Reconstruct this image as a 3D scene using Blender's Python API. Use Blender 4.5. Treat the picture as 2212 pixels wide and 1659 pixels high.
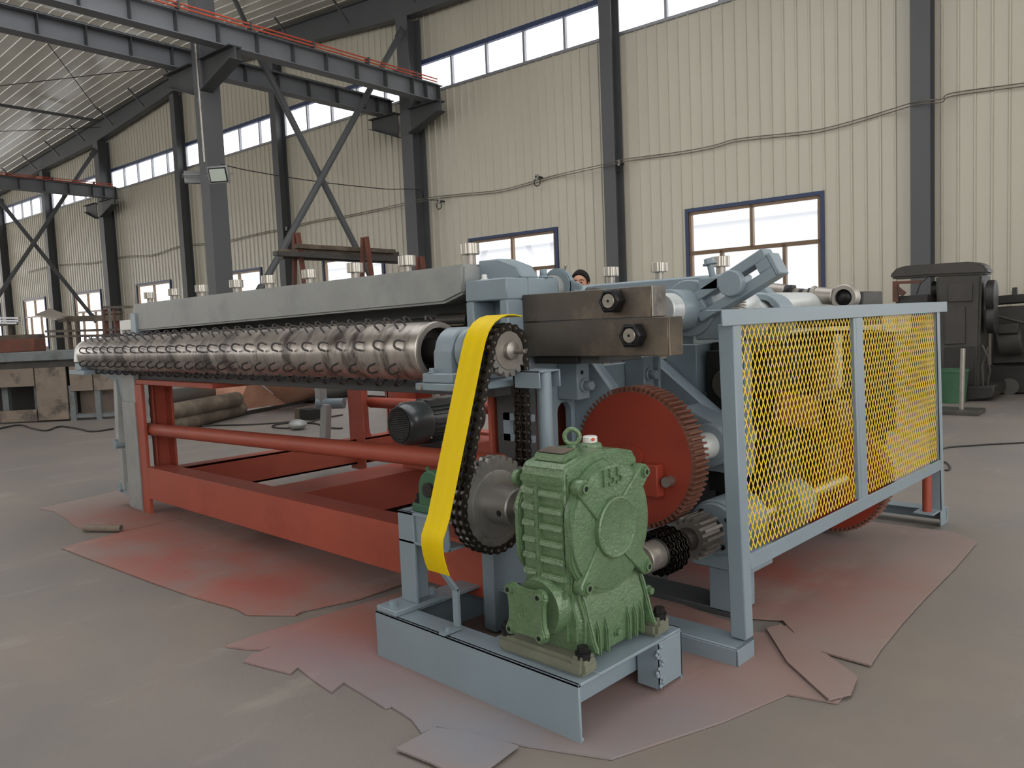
import bpy, bmesh, math, random
from mathutils import Vector, Matrix
random.seed(7)
PI = math.pi
scene = bpy.context.scene
for o in list(bpy.data.objects): bpy.data.objects.remove(o)
COL = scene.collection

# ---------------------------------------------------------------- camera
FPX, YAW, PITCH, ROLL = 1710.0, 0.77226, -0.07756, 0.042213
CAM = Vector((0, 0, 1.35))
FW = Vector((-math.sin(YAW)*math.cos(PITCH), math.cos(YAW)*math.cos(PITCH), math.sin(PITCH)))
_rt = Vector((math.cos(YAW), math.sin(YAW), 0)); _dn = FW.cross(_rt)
RT = _rt*math.cos(ROLL) + _dn*math.sin(ROLL)
DN = _dn*math.cos(ROLL) - _rt*math.sin(ROLL)
cd = bpy.data.cameras.new('camera'); cam = bpy.data.objects.new('camera', cd); COL.objects.link(cam)
cd.sensor_width = 36; cd.lens = FPX*36/2212; cd.clip_end = 500; cd.clip_start = 0.05
m3 = Matrix((RT, -DN, -FW)).transposed()
cam.matrix_world = Matrix.Translation(CAM) @ m3.to_4x4()
scene.camera = cam

# ---------------------------------------------------------------- world and exposure
w = bpy.data.worlds.new('overcast_sky'); scene.world = w; w.use_nodes = True
bg = w.node_tree.nodes['Background']; bg.inputs[0].default_value = (1.0, 0.98, 0.955, 1); bg.inputs[1].default_value = 2.75
scene.view_settings.view_transform = 'Standard'; scene.view_settings.look = 'None'
scene.view_settings.exposure = 0.0; scene.view_settings.gamma = 1.0
scene.view_settings.use_curve_mapping = False

# ---------------------------------------------------------------- places
WYAW = 0.0769                      # the hall is turned a little against the machine
WX = Vector((math.cos(WYAW), math.sin(WYAW), 0)); WN = Vector((-math.sin(WYAW), math.cos(WYAW), 0))
WD = 15.0                          # distance of the gable wall
def W(u, d, z): return WX*u + WN*d + Vector((0, 0, z))
def ray(x, y): return RT*((x-1106)/FPX) + DN*((y-829.5)/FPX) + FW
def at(x, y, X=None, Y=None, Z=None, D=None):
    r = ray(x, y)
    if X is not None: t = X/r.x
    elif Y is not None: t = Y/r.y
    elif D is not None: t = D/r.dot(WN)
    else: t = (Z-CAM.z)/r.z
    return CAM + r*t
def uz(x, y, D):
    p = at(x, y, D=D); return p.dot(WX), p.z

# ---------------------------------------------------------------- materials
MATS = {}
def lin(c): return tuple(((v/255)/12.92 if v/255 <= .04045 else ((v/255+.055)/1.055)**2.4) for v in c)
def mat(name, rgb, rough=.5, metal=0., var=.12, scale=3., bump=0., bscale=60., rgb2=None, mix=(.45, .65), s2=2.5, stretch=(1, 1, 1), spec=.5, coat=0., detail=4., world=False):
    m = bpy.data.materials.new(name); m.use_nodes = True; nt = m.node_tree; N = nt.nodes; L = nt.links
    b = N['Principled BSDF']; b.inputs['Roughness'].default_value = rough; b.inputs['Metallic'].default_value = metal
    b.inputs['Specular IOR Level'].default_value = spec
    if coat: b.inputs['Coat Weight'].default_value = coat; b.inputs['Coat Roughness'].default_value = .15
    mp = N.new('ShaderNodeMapping'); mp.inputs['Scale'].default_value = stretch
    if world:
        g = N.new('ShaderNodeNewGeometry'); L.new(g.outputs['Position'], mp.inputs['Vector'])
    else:
        tc = N.new('ShaderNodeTexCoord'); L.new(tc.outputs['Object'], mp.inputs['Vector'])
    base = lin(rgb)
    no = N.new('ShaderNodeTexNoise'); no.inputs['Scale'].default_value = scale; no.inputs['Detail'].default_value = detail; no.inputs['Roughness'].default_value = .6
    L.new(mp.outputs[0], no.inputs['Vector'])
    cr = N.new('ShaderNodeValToRGB'); cr.color_ramp.elements[0].position = .3; cr.color_ramp.elements[1].position = .7
    cr.color_ramp.elements[0].color = tuple(v*(1-var) for v in base)+(1,); cr.color_ramp.elements[1].color = tuple(min(1, v*(1+var)) for v in base)+(1,)
    L.new(no.outputs['Fac'], cr.inputs['Fac']); out = cr.outputs['Color']
    if rgb2 is not None:
        n2 = N.new('ShaderNodeTexNoise'); n2.inputs['Scale'].default_value = s2; n2.inputs['Detail'].default_value = 6; n2.inputs['Roughness'].default_value = .65
        L.new(mp.outputs[0], n2.inputs['Vector'])
        r2 = N.new('ShaderNodeMapRange'); r2.inputs['From Min'].default_value = mix[0]; r2.inputs['From Max'].default_value = mix[1]
        L.new(n2.outputs['Fac'], r2.inputs['Value'])
        mx = N.new('ShaderNodeMix'); mx.data_type = 'RGBA'; L.new(r2.outputs[0], mx.inputs['Factor']); L.new(out, mx.inputs[6]); mx.inputs[7].default_value = lin(rgb2)+(1,)
        out = mx.outputs[2]
    L.new(out, b.inputs['Base Color'])
    rr = N.new('ShaderNodeMapRange'); rr.inputs['To Min'].default_value = max(.03, rough*.8); rr.inputs['To Max'].default_value = min(1, rough*1.2)
    L.new(no.outputs['Fac'], rr.inputs['Value']); L.new(rr.outputs[0], b.inputs['Roughness'])
    if bump:
        nb = N.new('ShaderNodeTexNoise'); nb.inputs['Scale'].default_value = bscale; nb.inputs['Detail'].default_value = 3
        L.new(mp.outputs[0], nb.inputs['Vector'])
        bp = N.new('ShaderNodeBump'); bp.inputs['Strength'].default_value = bump; bp.inputs['Distance'].default_value = .01
        L.new(nb.outputs['Fac'], bp.inputs['Height']); L.new(bp.outputs[0], b.inputs['Normal'])
    MATS[name] = m; return m
mat('grey_paint', (126, 141, 150), .38, 0, .07, 2.5, .05, 25)
mat('grey_paint_worn', (146, 149, 148), .5, 0, .10, 3, .12, 30, rgb2=(122, 125, 126), mix=(.5, .75), s2=2)
mat('red_primer', (158, 74, 56), .55, 0, .10, 3, .06, 30, rgb2=(140, 60, 44), mix=(.5, .8))
mat('gear_red', (142, 52, 34), .6, 0, .1, 4)
mat('gear_teeth', (118, 76, 62), .6, .1, .15, 20)
mat('green_hammer', (92, 118, 86), .22, .1, .10, 30, .45, 95, spec=.65)
mat('green_foot', (112, 116, 100), .5, .1, .12, 14, .15, 80, rgb2=(120, 118, 108), mix=(.5, .7), s2=9)
mat('dark_steel', (92, 86, 80), .42, .55, .18, 5, .03, 50, rgb2=(124, 112, 98), mix=(.5, .68), s2=4)
mat('black_steel', (52, 49, 47), .45, .5, .15, 12)
mat('pinion_steel', (112, 108, 105), .45, .5, .15, 12)
mat('bolt_black', (40, 40, 42), .35, .6, .1, 20)
mat('bright_steel', (172, 168, 160), .32, .9, .05, 20)
mat('satin_steel', (160, 155, 148), .42, .8, .12, 6, rgb2=(110, 106, 102), mix=(.55, .75), s2=5)
mat('roller_steel', (178, 171, 164), .32, .8, .25, 9, .05, 30, rgb2=(92, 84, 79), mix=(.49, .62), s2=6, stretch=(1.3, .5, .5))
mat('hook_steel', (60, 57, 56), .45, .5, .2, 30)
mat('chain_steel', (58, 54, 51), .36, .75, .25, 40)
mat('pin_steel', (150, 146, 140), .3, .9)
mat('sprocket_steel', (150, 148, 146), .38, .7, .12, 8, rgb2=(110, 104, 98), mix=(.5, .7), s2=6)
mat('yellow_belt', (220, 190, 4), .5, 0, .08, 1.5, .05, 40, spec=.15, rgb2=(150, 122, 6), mix=(.62, .8), s2=3, stretch=(14, 1, 1))
mat('yellow_mesh', (246, 206, 40), .45, 0, .10, 30, rgb2=(226, 206, 130), mix=(.5, .65), s2=18)
mat('motor_paint', (66, 72, 74), .3, .1, .08, 8, coat=.4)
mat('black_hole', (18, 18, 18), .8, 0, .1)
mat('white_paint', (215, 215, 212), .4, 0, .05)
mat('white_shaft', (198, 204, 205), .35, .2, .08, 10)
mat('wall_sheet', (200, 196, 180), .34, 0, .045, .8, .03, 4, stretch=(1, 1, .15), spec=.55)
mat('wall_backing', (120, 116, 106), .6)
mat('roof_sheet', (222, 219, 208), .22, 0, .05, 1, .03, 3, spec=.6)
mat('column_paint', (88, 90, 93), .55, 0, .06, 1.5)
mat('girder_paint', (116, 119, 124), .55, 0, .08, 1.2)
mat('beam_dark', (70, 72, 74), .6, 0, .08, 1.2)
mat('busbar_red', (196, 84, 60), .5)
mat('blue_trim', (52, 66, 100), .45, 0, .12, 6)
mat('bronze_frame', (118, 98, 78), .38, .4, .1, 5)
mat('alu_frame', (150, 152, 158), .4, .5, .08)
mat('brick', (170, 154, 120), .8, 0, .2, 6, .3, 60)
mat('mortar', (140, 132, 118), .9)
mat('old_machine', (64, 62, 59), .5, .1, .22, 3, .08, 20, rgb2=(92, 80, 64), mix=(.6, .8), s2=2)
mat('old_machine_dark', (44, 43, 42), .5, .1, .2, 4)
mat('bucket_green', (52, 92, 66), .5, 0, .15, 5)
mat('rust_red', (104, 62, 50), .7, .1, .2, 6, rgb2=(78, 60, 52), mix=(.45, .7))
mat('rust_brown', (88, 78, 68), .7, .2, .25, 7, .1, 40, rgb2=(126, 114, 98), mix=(.5, .7))
mat('bench_grey', (110, 116, 118), .5, .1, .12, 4, rgb2=(84, 84, 82), mix=(.5, .7))
mat('bench_plate', (128, 116, 104), .6, .2, .15, 4, rgb2=(84, 78, 72), mix=(.52, .65), s2=3)
mat('plywood', (196, 152, 128), .6, 0, .12, 2, rgb2=(172, 120, 98), mix=(.45, .75), s2=1.5)
mat('cable_black', (40, 38, 36), .6)
mat('cable_grey', (110, 104, 94), .6)
mat('skin', (186, 140, 116), .5, 0, .05)
mat('hair', (22, 19, 18), .75, 0, .2, 60, spec=.2)
mat('eye_white', (150, 138, 130), .4)
mat('work_cloth', (62, 70, 84), .8, 0, .1, 6)
mat('trouser_cloth', (48, 50, 56), .85, 0, .1, 6)
mat('lamp_body', (150, 152, 152), .45, .3)
mat('lamp_glass', (190, 200, 190), .15, 0, .03)
mat('outside_wall', (214, 216, 220), .7, 0, .03)
mat('mat_edge', (120, 108, 96), .9, 0, .2, 14)
mat('weathered_sheet', (168, 160, 150), .6, 0, .1, 3)

def glass():
    m = bpy.data.materials.new('window_glass'); m.use_nodes = True; nt = m.node_tree; N = nt.nodes; L = nt.links
    N.remove(N['Principled BSDF']); o = N['Material Output']
    t = N.new('ShaderNodeBsdfTransparent'); t.inputs[0].default_value = (.97, .98, 1, 1)
    g = N.new('ShaderNodeBsdfGlossy'); g.inputs['Roughness'].default_value = .03
    mx = N.new('ShaderNodeMixShader'); mx.inputs[0].default_value = .05; L.new(t.outputs[0], mx.inputs[1]); L.new(g.outputs[0], mx.inputs[2]); L.new(mx.outputs[0], o.inputs[0])
    MATS['window_glass'] = m
glass()

def ground_mat(name, c1, c2, c3, rough, red=None, blue=None):
    """worn concrete / felt; red and blue are (x, y, radius) spots of oversprayed paint that lie on it"""
    m = bpy.data.materials.new(name); m.use_nodes = True; nt = m.node_tree; N = nt.nodes; L = nt.links
    b = N['Principled BSDF']; g = N.new('ShaderNodeNewGeometry')
    def noise(s, d=6, r=.6, st=(1, 1, 1)):
        mp = N.new('ShaderNodeMapping'); mp.inputs['Scale'].default_value = st; L.new(g.outputs['Position'], mp.inputs[0])
        n = N.new('ShaderNodeTexNoise'); n.inputs['Scale'].default_value = s; n.inputs['Detail'].default_value = d; n.inputs['Roughness'].default_value = r
        L.new(mp.outputs[0], n.inputs['Vector']); return n.outputs['Fac']
    def mapr(v, a, c): 
        r = N.new('ShaderNodeMapRange'); r.inputs[1].default_value = a; r.inputs[2].default_value = c; L.new(v, r.inputs[0]); return r.outputs[0]
    def mix(f, a, c):
        x = N.new('ShaderNodeMix'); x.data_type = 'RGBA'
        if isinstance(f, float): x.inputs[0].default_value = f
        else: L.new(f, x.inputs[0])
        for s, v in ((6, a), (7, c)):
            if isinstance(v, tuple): x.inputs[s].default_value = v+(1,)
            else: L.new(v, x.inputs[s])
        return x.outputs[2]
    c = mix(mapr(noise(.7), .35, .65), lin(c1), lin(c2))
    c = mix(mapr(noise(2.6, 8, .7, (1, .35, 1)), .56, .74), c, lin(c3))
    def spots(lst, col, c):
        for (x, y, rx, ry, amt) in lst:
            mp = N.new('ShaderNodeMapping'); mp.inputs['Location'].default_value = (-x/rx, -y/ry, 0); mp.inputs['Scale'].default_value = (1/rx, 1/ry, 0); L.new(g.outputs['Position'], mp.inputs[0])
            gr = N.new('ShaderNodeTexGradient'); gr.gradient_type = 'SPHERICAL'; L.new(mp.outputs[0], gr.inputs[0])
            k = N.new('ShaderNodeMath'); k.operation = 'MULTIPLY'; L.new(mapr(gr.outputs['Fac'], 0, .8), k.inputs[0]); L.new(mapr(noise(2.2), .25, .6), k.inputs[1])
            k2 = N.new('ShaderNodeMath'); k2.operation = 'MULTIPLY'; L.new(k.outputs[0], k2.inputs[0]); k2.inputs[1].default_value = amt
            c = mix(k2.outputs[0], c, col)
        return c
    if red: c = spots(red, lin((156, 86, 74)), c)
    if blue: c = spots(blue, lin((124, 132, 144)), c)
    L.new(c, b.inputs['Base Color']); b.inputs['Roughness'].default_value = rough
    L.new(mapr(noise(1.5), .2, .9), b.inputs['Roughness']) if False else None
    bp = N.new('ShaderNodeBump'); bp.inputs['Strength'].default_value = .12; bp.inputs['Distance'].default_value = .01
    L.new(noise(26, 5), bp.inputs['Height']); L.new(bp.outputs[0], b.inputs['Normal'])
    MATS[name] = m
ground_mat('concrete', (130, 121, 113), (115, 111, 109), (146, 139, 131), .5)
ground_mat('felt_mat', (142, 124, 118), (134, 120, 116), (160, 146, 136), .75,
           red=[(-4.4, 2.0, 2.4, .75, .95), (-3.0, 1.75, .9, .5, .6), (-1.95, 3.7, 1.0, .9, .8), (-6.2, 2.2, .9, .6, .6), (-1.7, 2.6, .7, .8, .35)],
           blue=[(-2.5, 1.65, 1.1, .35, .6), (-1.7, 1.7, .5, .35, .7), (-1.35, 2.1, .5, .5, .5), (-2.2, 4.4, .5, .5, .4)])

# ---------------------------------------------------------------- mesh building
class MB:
    def __init__(s): s.v = []; s.f = []
    def add(s, vs, fs):
        n = len(s.v); s.v += [Vector(v) for v in vs]; s.f += [tuple(i+n for i in f) for f in fs]; return s
    def hexa(s, p):
        return s.add(p, [(0, 3, 2, 1), (4, 5, 6, 7), (0, 1, 5, 4), (1, 2, 6, 5), (2, 3, 7, 6), (3, 0, 4, 7)])
    def box(s, x0, x1, y0, y1, z0, z1):
        x0, x1 = sorted((x0, x1)); y0, y1 = sorted((y0, y1)); z0, z1 = sorted((z0, z1))
        return s.hexa([(x0, y0, z0), (x1, y0, z0), (x1, y1, z0), (x0, y1, z0), (x0, y0, z1), (x1, y0, z1), (x1, y1, z1), (x0, y1, z1)])
    def wbox(s, u0, u1, d0, d1, z0, z1):
        u0, u1 = sorted((u0, u1)); d0, d1 = sorted((d0, d1)); z0, z1 = sorted((z0, z1))
        return s.hexa([W(u0, d0, z0), W(u1, d0, z0), W(u1, d1, z0), W(u0, d1, z0), W(u0, d0, z1), W(u1, d0, z1), W(u1, d1, z1), W(u0, d1, z1)])
    def bar(s, p0, p1, a, b, up=(0, 0, 1)):
        """rectangular bar from p0 to p1, a wide across, b along up"""
        p0 = Vector(p0); p1 = Vector(p1); d = (p1-p0).normalized(); r = d.cross(Vector(up)).normalized(); t = r.cross(d)
        q = []
        for p in (p0, p1):
            q += [p-r*a/2-t*b/2, p+r*a/2-t*b/2, p+r*a/2+t*b/2, p-r*a/2+t*b/2]
        return s.hexa(q)
    def loft(s, rings, cap=True, closed=True):
        n = len(rings[0]); base = len(s.v)
        for r in rings: s.v += [Vector(p) for p in r]
        for k in range(len(rings)-1):
            for i in range(n if closed else n-1):
                j = (i+1) % n; s.f.append((base+k*n+i, base+k*n+j, base+(k+1)*n+j, base+(k+1)*n+i))
        if cap:
            s.f.append(tuple(base+i for i in reversed(range(n)))); s.f.append(tuple(base+(len(rings)-1)*n+i for i in range(n)))
        return s
    def frame(s, d):
        d = d.normalized(); a = Vector((0, 0, 1)) if abs(d.z) < .9 else Vector((1, 0, 0)); r = d.cross(a).normalized(); return r, r.cross(d)
    def cyl(s, p0, p1, r0, r1=None, n=20, cap=True):
        p0 = Vector(p0); p1 = Vector(p1); r1 = r0 if r1 is None else r1; a, b = s.frame(p1-p0)
        return s.loft([[p+a*(r*math.cos(2*PI*i/n))-b*(r*math.sin(2*PI*i/n)) for i in range(n)] for p, r in ((p0, r0), (p1, r1))], cap)
    def lathe(s, p0, axis, prof, n=28, cap=True):
        p0 = Vector(p0); d = Vector(axis).normalized(); a, b = s.frame(d)
        return s.loft([[p0+d*t+a*(r*math.cos(2*PI*i/n))-b*(r*math.sin(2*PI*i/n)) for i in range(n)] for r, t in prof], cap)
    def ring(s, p0, p1, ro, ri, n=28):
        L = (Vector(p1)-Vector(p0)).length
        return s.lathe(p0, Vector(p1)-Vector(p0), [(ri, 0), (ro, 0), (ro, L), (ri, L), (ri, 0)], n, False)
    def prism(s, pts, ax, a0, a1):
        """polygon in the plane across axis ax, pushed from a0 to a1"""
        def P(p, a): return (a, p[0], p[1]) if ax == 'X' else ((p[0], a, p[1]) if ax == 'Y' else (p[0], p[1], a))
        return s.loft([[P(p, a0) for p in pts], [P(p, a1) for p in pts]])
    def tube(s, pts, r, n=8, cap=True):
        pts = [Vector(p) for p in pts]; rings = []; prev = None
        for i, p in enumerate(pts):
            d = (pts[min(i+1, len(pts)-1)]-pts[max(i-1, 0)]).normalized()
            if prev is None: a, b = s.frame(d)
            else:
                a = (prev - d*prev.dot(d)).normalized(); b = a.cross(d)
            prev = a; rr = r[i] if isinstance(r, (list, tuple)) else r
            rings.append([p+a*(rr*math.cos(2*PI*k/n))-b*(rr*math.sin(2*PI*k/n)) for k in range(n)])
        return s.loft(rings, cap)
    def torus(s, c, axis, R, r, n=20, k=8):
        c = Vector(c); d = Vector(axis).normalized(); a, b = s.frame(d); rings = []
        for i in range(n+1):
            t = 2*PI*i/n; e = a*math.cos(t)+b*math.sin(t)
            rings.append([c+e*(R+r*math.cos(2*PI*j/k))+d*(r*math.sin(2*PI*j/k)) for j in range(k)])
        return s.loft(rings, False)
    def sphere(s, c, r, n=14, k=8, sc=(1, 1, 1)):
        c = Vector(c)
        return s.loft([[c+Vector((sc[0]*r*max(1e-4, math.sin(PI*j/k))*math.cos(2*PI*i/n), sc[1]*r*max(1e-4, math.sin(PI*j/k))*math.sin(2*PI*i/n), -sc[2]*r*math.cos(PI*j/k))) for i in range(n)] for j in range(k+1)])
    def hexbolt(s, p, axis, r, h, washer=True):
        p = Vector(p); d = Vector(axis).normalized()
        if washer: s.cyl(p, p+d*h*.25, r*1.35, n=16)
        s.cyl(p+d*h*.2, p+d*h, r, r*.96, n=6); return s
    def ibeam(s, p0, p1, h, b, tw=.012, tf=.016, up=(0, 0, 1)):
        """I section whose top lies on p0-p1"""
        p0 = Vector(p0); p1 = Vector(p1); d = (p1-p0).normalized(); r = d.cross(Vector(up)).normalized(); t = r.cross(d)
        pr = [(-b/2, 0), (b/2, 0), (b/2, -tf), (tw/2, -tf), (tw/2, -h+tf), (b/2, -h+tf), (b/2, -h), (-b/2, -h), (-b/2, -h+tf), (-tw/2, -h+tf), (-tw/2, -tf), (-b/2, -tf)]
        return s.loft([[p+r*x+t*y for x, y in pr] for p in (p0, p1)])
OFF = {}
def obj(name, mb, material, parent=None, bevel=0., smooth=True, angle=.65, seg=1):
    off = OFF.get(parent.name, Vector()) if parent else None
    me = bpy.data.meshes.new(name); vs = mb.v
    if parent is None:
        lo = Vector([min(v[i] for v in vs) for i in range(3)]); hi = Vector([max(v[i] for v in vs) for i in range(3)])
        off = Vector(((lo.x+hi.x)/2, (lo.y+hi.y)/2, lo.z))
    me.from_pydata([tuple(v-off) for v in vs], [], mb.f)
    bm = bmesh.new(); bm.from_mesh(me)
    bmesh.ops.recalc_face_normals(bm, faces=bm.faces)
    if bevel:
        ed = [e for e in bm.edges if len(e.link_faces) == 2 and e.calc_face_angle(0) > .6]
        bmesh.ops.bevel(bm, geom=ed, offset=bevel, segments=seg, affect='EDGES', clamp_overlap=True)
    bm.to_mesh(me); bm.free()
    if smooth:
        me.polygons.foreach_set('use_smooth', [True]*len(me.polygons)); me.set_sharp_from_angle(angle=angle)
    me.materials.append(MATS[material]); o = bpy.data.objects.new(name, me); COL.objects.link(o)
    if parent: o.parent = parent
    else: o.location = off
    OFF[o.name] = off
    return o
def tag(o, label=None, cat=None, group=None, kind=None):
    if label: o['label'] = label
    if cat: o['category'] = cat
    if group: o['group'] = group
    if kind: o['kind'] = kind
    return o
def thing(name, loc, label, cat, group=None):
    o = bpy.data.objects.new(name, None); COL.objects.link(o); o.location = loc; o.empty_display_size = .1
    OFF[o.name] = Vector(loc); return tag(o, label, cat, group)
def struct(name, loc):
    o = bpy.data.objects.new(name, None); COL.objects.link(o); o.location = loc; OFF[o.name] = Vector(loc); return tag(o, kind='structure')
def inst(src, parent, M):
    c = src.copy(); COL.objects.link(c); c.parent = parent; c.matrix_local = M; return c
def arc(c, r, a0, a1, n): return [(c[0]+r*math.cos(a0+(a1-a0)*i/n), c[1]+r*math.sin(a0+(a1-a0)*i/n)) for i in range(n+1)]
def textmesh(s, size, depth):
    cu = bpy.data.curves.new('lettering', 'FONT'); cu.body = s; cu.size = size; cu.extrude = depth; cu.align_x = 'CENTER'; cu.align_y = 'CENTER'; cu.resolution_u = 3
    o = bpy.data.objects.new('lettering', cu); COL.objects.link(o); me = bpy.data.meshes.new_from_object(o.evaluated_get(bpy.context.evaluated_depsgraph_get()))
    v = [x.co.copy() for x in me.vertices]; f = [tuple(p.vertices) for p in me.polygons]
    bpy.data.objects.remove(o); bpy.data.curves.remove(cu); bpy.data.meshes.remove(me); return v, f

# ================================================================ THE HALL
def au(x, y, U):
    r = ray(x, y); t = U/r.dot(WX); p = CAM+r*t; return p
RIDGE_U, RIDGE_Z, SLOPE = -24.6, 10.75, .065
def roof_z(u): return RIDGE_Z - SLOPE*abs(u-RIDGE_U)
COLS = [-3.25-6.03*i for i in range(-1, 9)]         # gable columns, right to left

# floor
fm = MB(); fm.hexa([W(-62, -14, -.05), W(16, -14, -.05), W(16, 15.3, -.05), W(-62, 15.3, -.05), W(-62, -14, 0), W(16, -14, 0), W(16, 15.3, 0), W(-62, 15.3, 0)])
tag(obj('floor', fm, 'concrete'), kind='structure')

# gable wall of ribbed sheets
wall = struct('wall_back', W(-22, 15, 0))
PITCH_U = .24; ST0, ST1 = 7.35, 8.2; WB, WT, WHW = 1.1, 3.43, 1.32; PL = .9
WINC = [(COLS[i]+COLS[i+1])/2 - .02 for i in range(0, 9)]
def sheet(mb, u0, u1, z0, z1a, z1b=None):
    z1b = z1a if z1b is None else z1b
    pr = [(0, 0), (.012, -.03), (.034, -.03), (.046, 0), (u1-u0, 0), (u1-u0, .04), (0, .04)]
    lo = [W(u0+a, WD+b, z0) for a, b in pr]; hi = [W(u0+a, WD+b, z1a+(z1b-z1a)*a/(u1-u0)) for a, b in pr]
    mb.loft([lo, hi])
far = MB(); npan = 0; u = 3.0
while u > -52:
    u0, u1 = u-PITCH_U, u
    segs = []
    hit = [c for c in WINC if u1 > c-WHW-.01 and u0 < c+WHW+.01]
    lows = [(PL, WB), (WT, ST0)] if hit else [(PL, ST0)]
    if hit:                                          # sheets that a window cuts at its side
        c = hit[0]
        if u0 < c-WHW < u1 or u0 < c+WHW < u1:
            a, b = (u0, c-WHW) if u0 < c-WHW < u1 else (c+WHW, u1)
            segs.append((a, b, WB, WT))
    for z0, z1 in lows: segs.append((u0, u1, z0, z1))
    for (a, b, z0, z1) in segs + [(u0, u1, ST1, None)]:
        if b-a < .06: continue
        if u0 > -21.5 and npan < 292:
            m = MB(); sheet(m, a, b, z0, *( (z1, z1) if z1 else (roof_z(a)-.02, roof_z(b)-.02)))
            obj('sheet_panel', m, 'wall_sheet', wall, smooth=False); npan += 1
        else:
            sheet(far, a, b, z0, *((z1, z1) if z1 else (roof_z(a)-.02, roof_z(b)-.02)))
    u -= PITCH_U
tag(obj('sheet_panels_beyond', far, 'wall_sheet', wall, smooth=False), kind='stuff')
m = MB(); m.wbox(-52, 3, WD+.02, WD+.2, 0, PL); obj('plinth', m, 'mortar', wall)
m = MB(); m.box(-.115, .115, -.012, .02, -.029, .029); brick0 = obj('brick', m, 'brick', wall, bevel=.004)
rz = Matrix.Rotation(WYAW, 4, 'Z'); first = True
for r in range(10):
    for k in range(10):
        p = W(-20.2+.25*k+(.125 if r % 2 else 0), WD+.01, .12+.07*r)-OFF['wall_back']
        M = Matrix.Translation(p) @ rz
        if first: brick0.data.transform(Matrix.Translation(OFF['wall_back'])); brick0.matrix_local = M; first = False
        else: inst(brick0, wall, M)
# corrected window walls
def window_low(n, c):
    e = struct('window_%d' % n, W(c, WD, WB))
    m = MB(); t = .075
    m.wbox(c-WHW-t, c+WHW+t, WD-.06, WD+.03, WT, WT+t); m.wbox(c-WHW-t, c+WHW+t, WD-.06, WD+.03, WB-t, WB)
    m.wbox(c-WHW-t, c-WHW, WD-.06, WD+.03, WB, WT); m.wbox(c+WHW, c+WHW+t, WD-.06, WD+.03, WB, WT)
    obj('trim', m, 'blue_trim', e)
    m = MB(); f = .055; zt = WT-.82; d0, d1 = WD-.035, WD+.06
    m.wbox(c-WHW, c+WHW, d0, d1, WT-f, WT); m.wbox(c-WHW, c+WHW, d0, d1, WB, WB+f)
    m.wbox(c-WHW, c-WHW+f, d0, d1, WB, WT); m.wbox(c+WHW-f, c+WHW, d0, d1, WB, WT)
    m.wbox(c-WHW, c+WHW, d0, d1, zt-.05, zt+.03)
    obj('window_frame', m, 'bronze_frame', e)
    xs = [c]; lows = [c-WHW*.48, c+WHW*.48]
    for x in xs: obj('mullion', MB().wbox(x-.03, x+.03, d0, d1, zt, WT), 'bronze_frame', e)
    for x in lows: obj('mullion', MB().wbox(x-.03, x+.03, d0, d1, WB, zt), 'bronze_frame', e)
    ed = [c-WHW+f]+[c]+[c+WHW-f]
    for a, b in zip(ed[:-1], ed[1:]): obj('pane', MB().wbox(a+.02, b-.02, WD+.01, WD+.016, zt+.03, WT-f), 'window_glass', e)
    ed = [c-WHW+f]+lows+[c+WHW-f]
    for a, b in zip(ed[:-1], ed[1:]): obj('pane', MB().wbox(a+.02, b-.02, WD+.01, WD+.016, WB+f, zt-.05), 'window_glass', e)
for i, c in enumerate(WINC): window_low(i+1, c)
def window_strip(n, a, b):
    e = struct('window_%d' % n, W((a+b)/2, WD, ST0))
    m = MB(); m.wbox(a, b, WD-.05, WD+.05, ST1-.09, ST1+.02); obj('head_trim', m, 'blue_trim', e)
    m = MB(); m.wbox(a, b, WD-.05, WD+.05, ST0-.02, ST0+.04); obj('sill', m, 'alu_frame', e)
    k = 5; ws = (b-a)/k
    for j in range(k+1): obj('mullion', MB().wbox(a+ws*j-.03, a+ws*j+.03, WD-.03, WD+.05, ST0+.04, ST1-.09), 'alu_frame', e)
    for j in range(k): obj('pane', MB().wbox(a+ws*j+.03, a+ws*(j+1)-.03, WD+.01, WD+.016, ST0+.04, ST1-.09), 'window_glass', e)
for i in range(9): window_strip(10+i, COLS[i+1]+.1, COLS[i]-.1)

# the hall's other walls, all behind or beside the camera: unseen, their open bands and gateway shaped for the light
def side_wall(nm, a, bands):
    m = MB()
    for z0, z1 in bands: m.wbox(*a, z0, z1)
    tag(obj(nm, m, 'wall_sheet'), kind='structure')
side_wall('wall_front', (-56, 8.0, -14.3, -14.1), [(0, 5.6), (8.2, 8.7)])
side_wall('wall_left', (-56.2, -56, -14.3, 15), [(0, 1.5), (8.2, 8.7)])
side_wall('wall_right', (8.0, 8.2, 5.5, 15.2), [(0, 7.35), (8.2, 8.7)])

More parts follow.
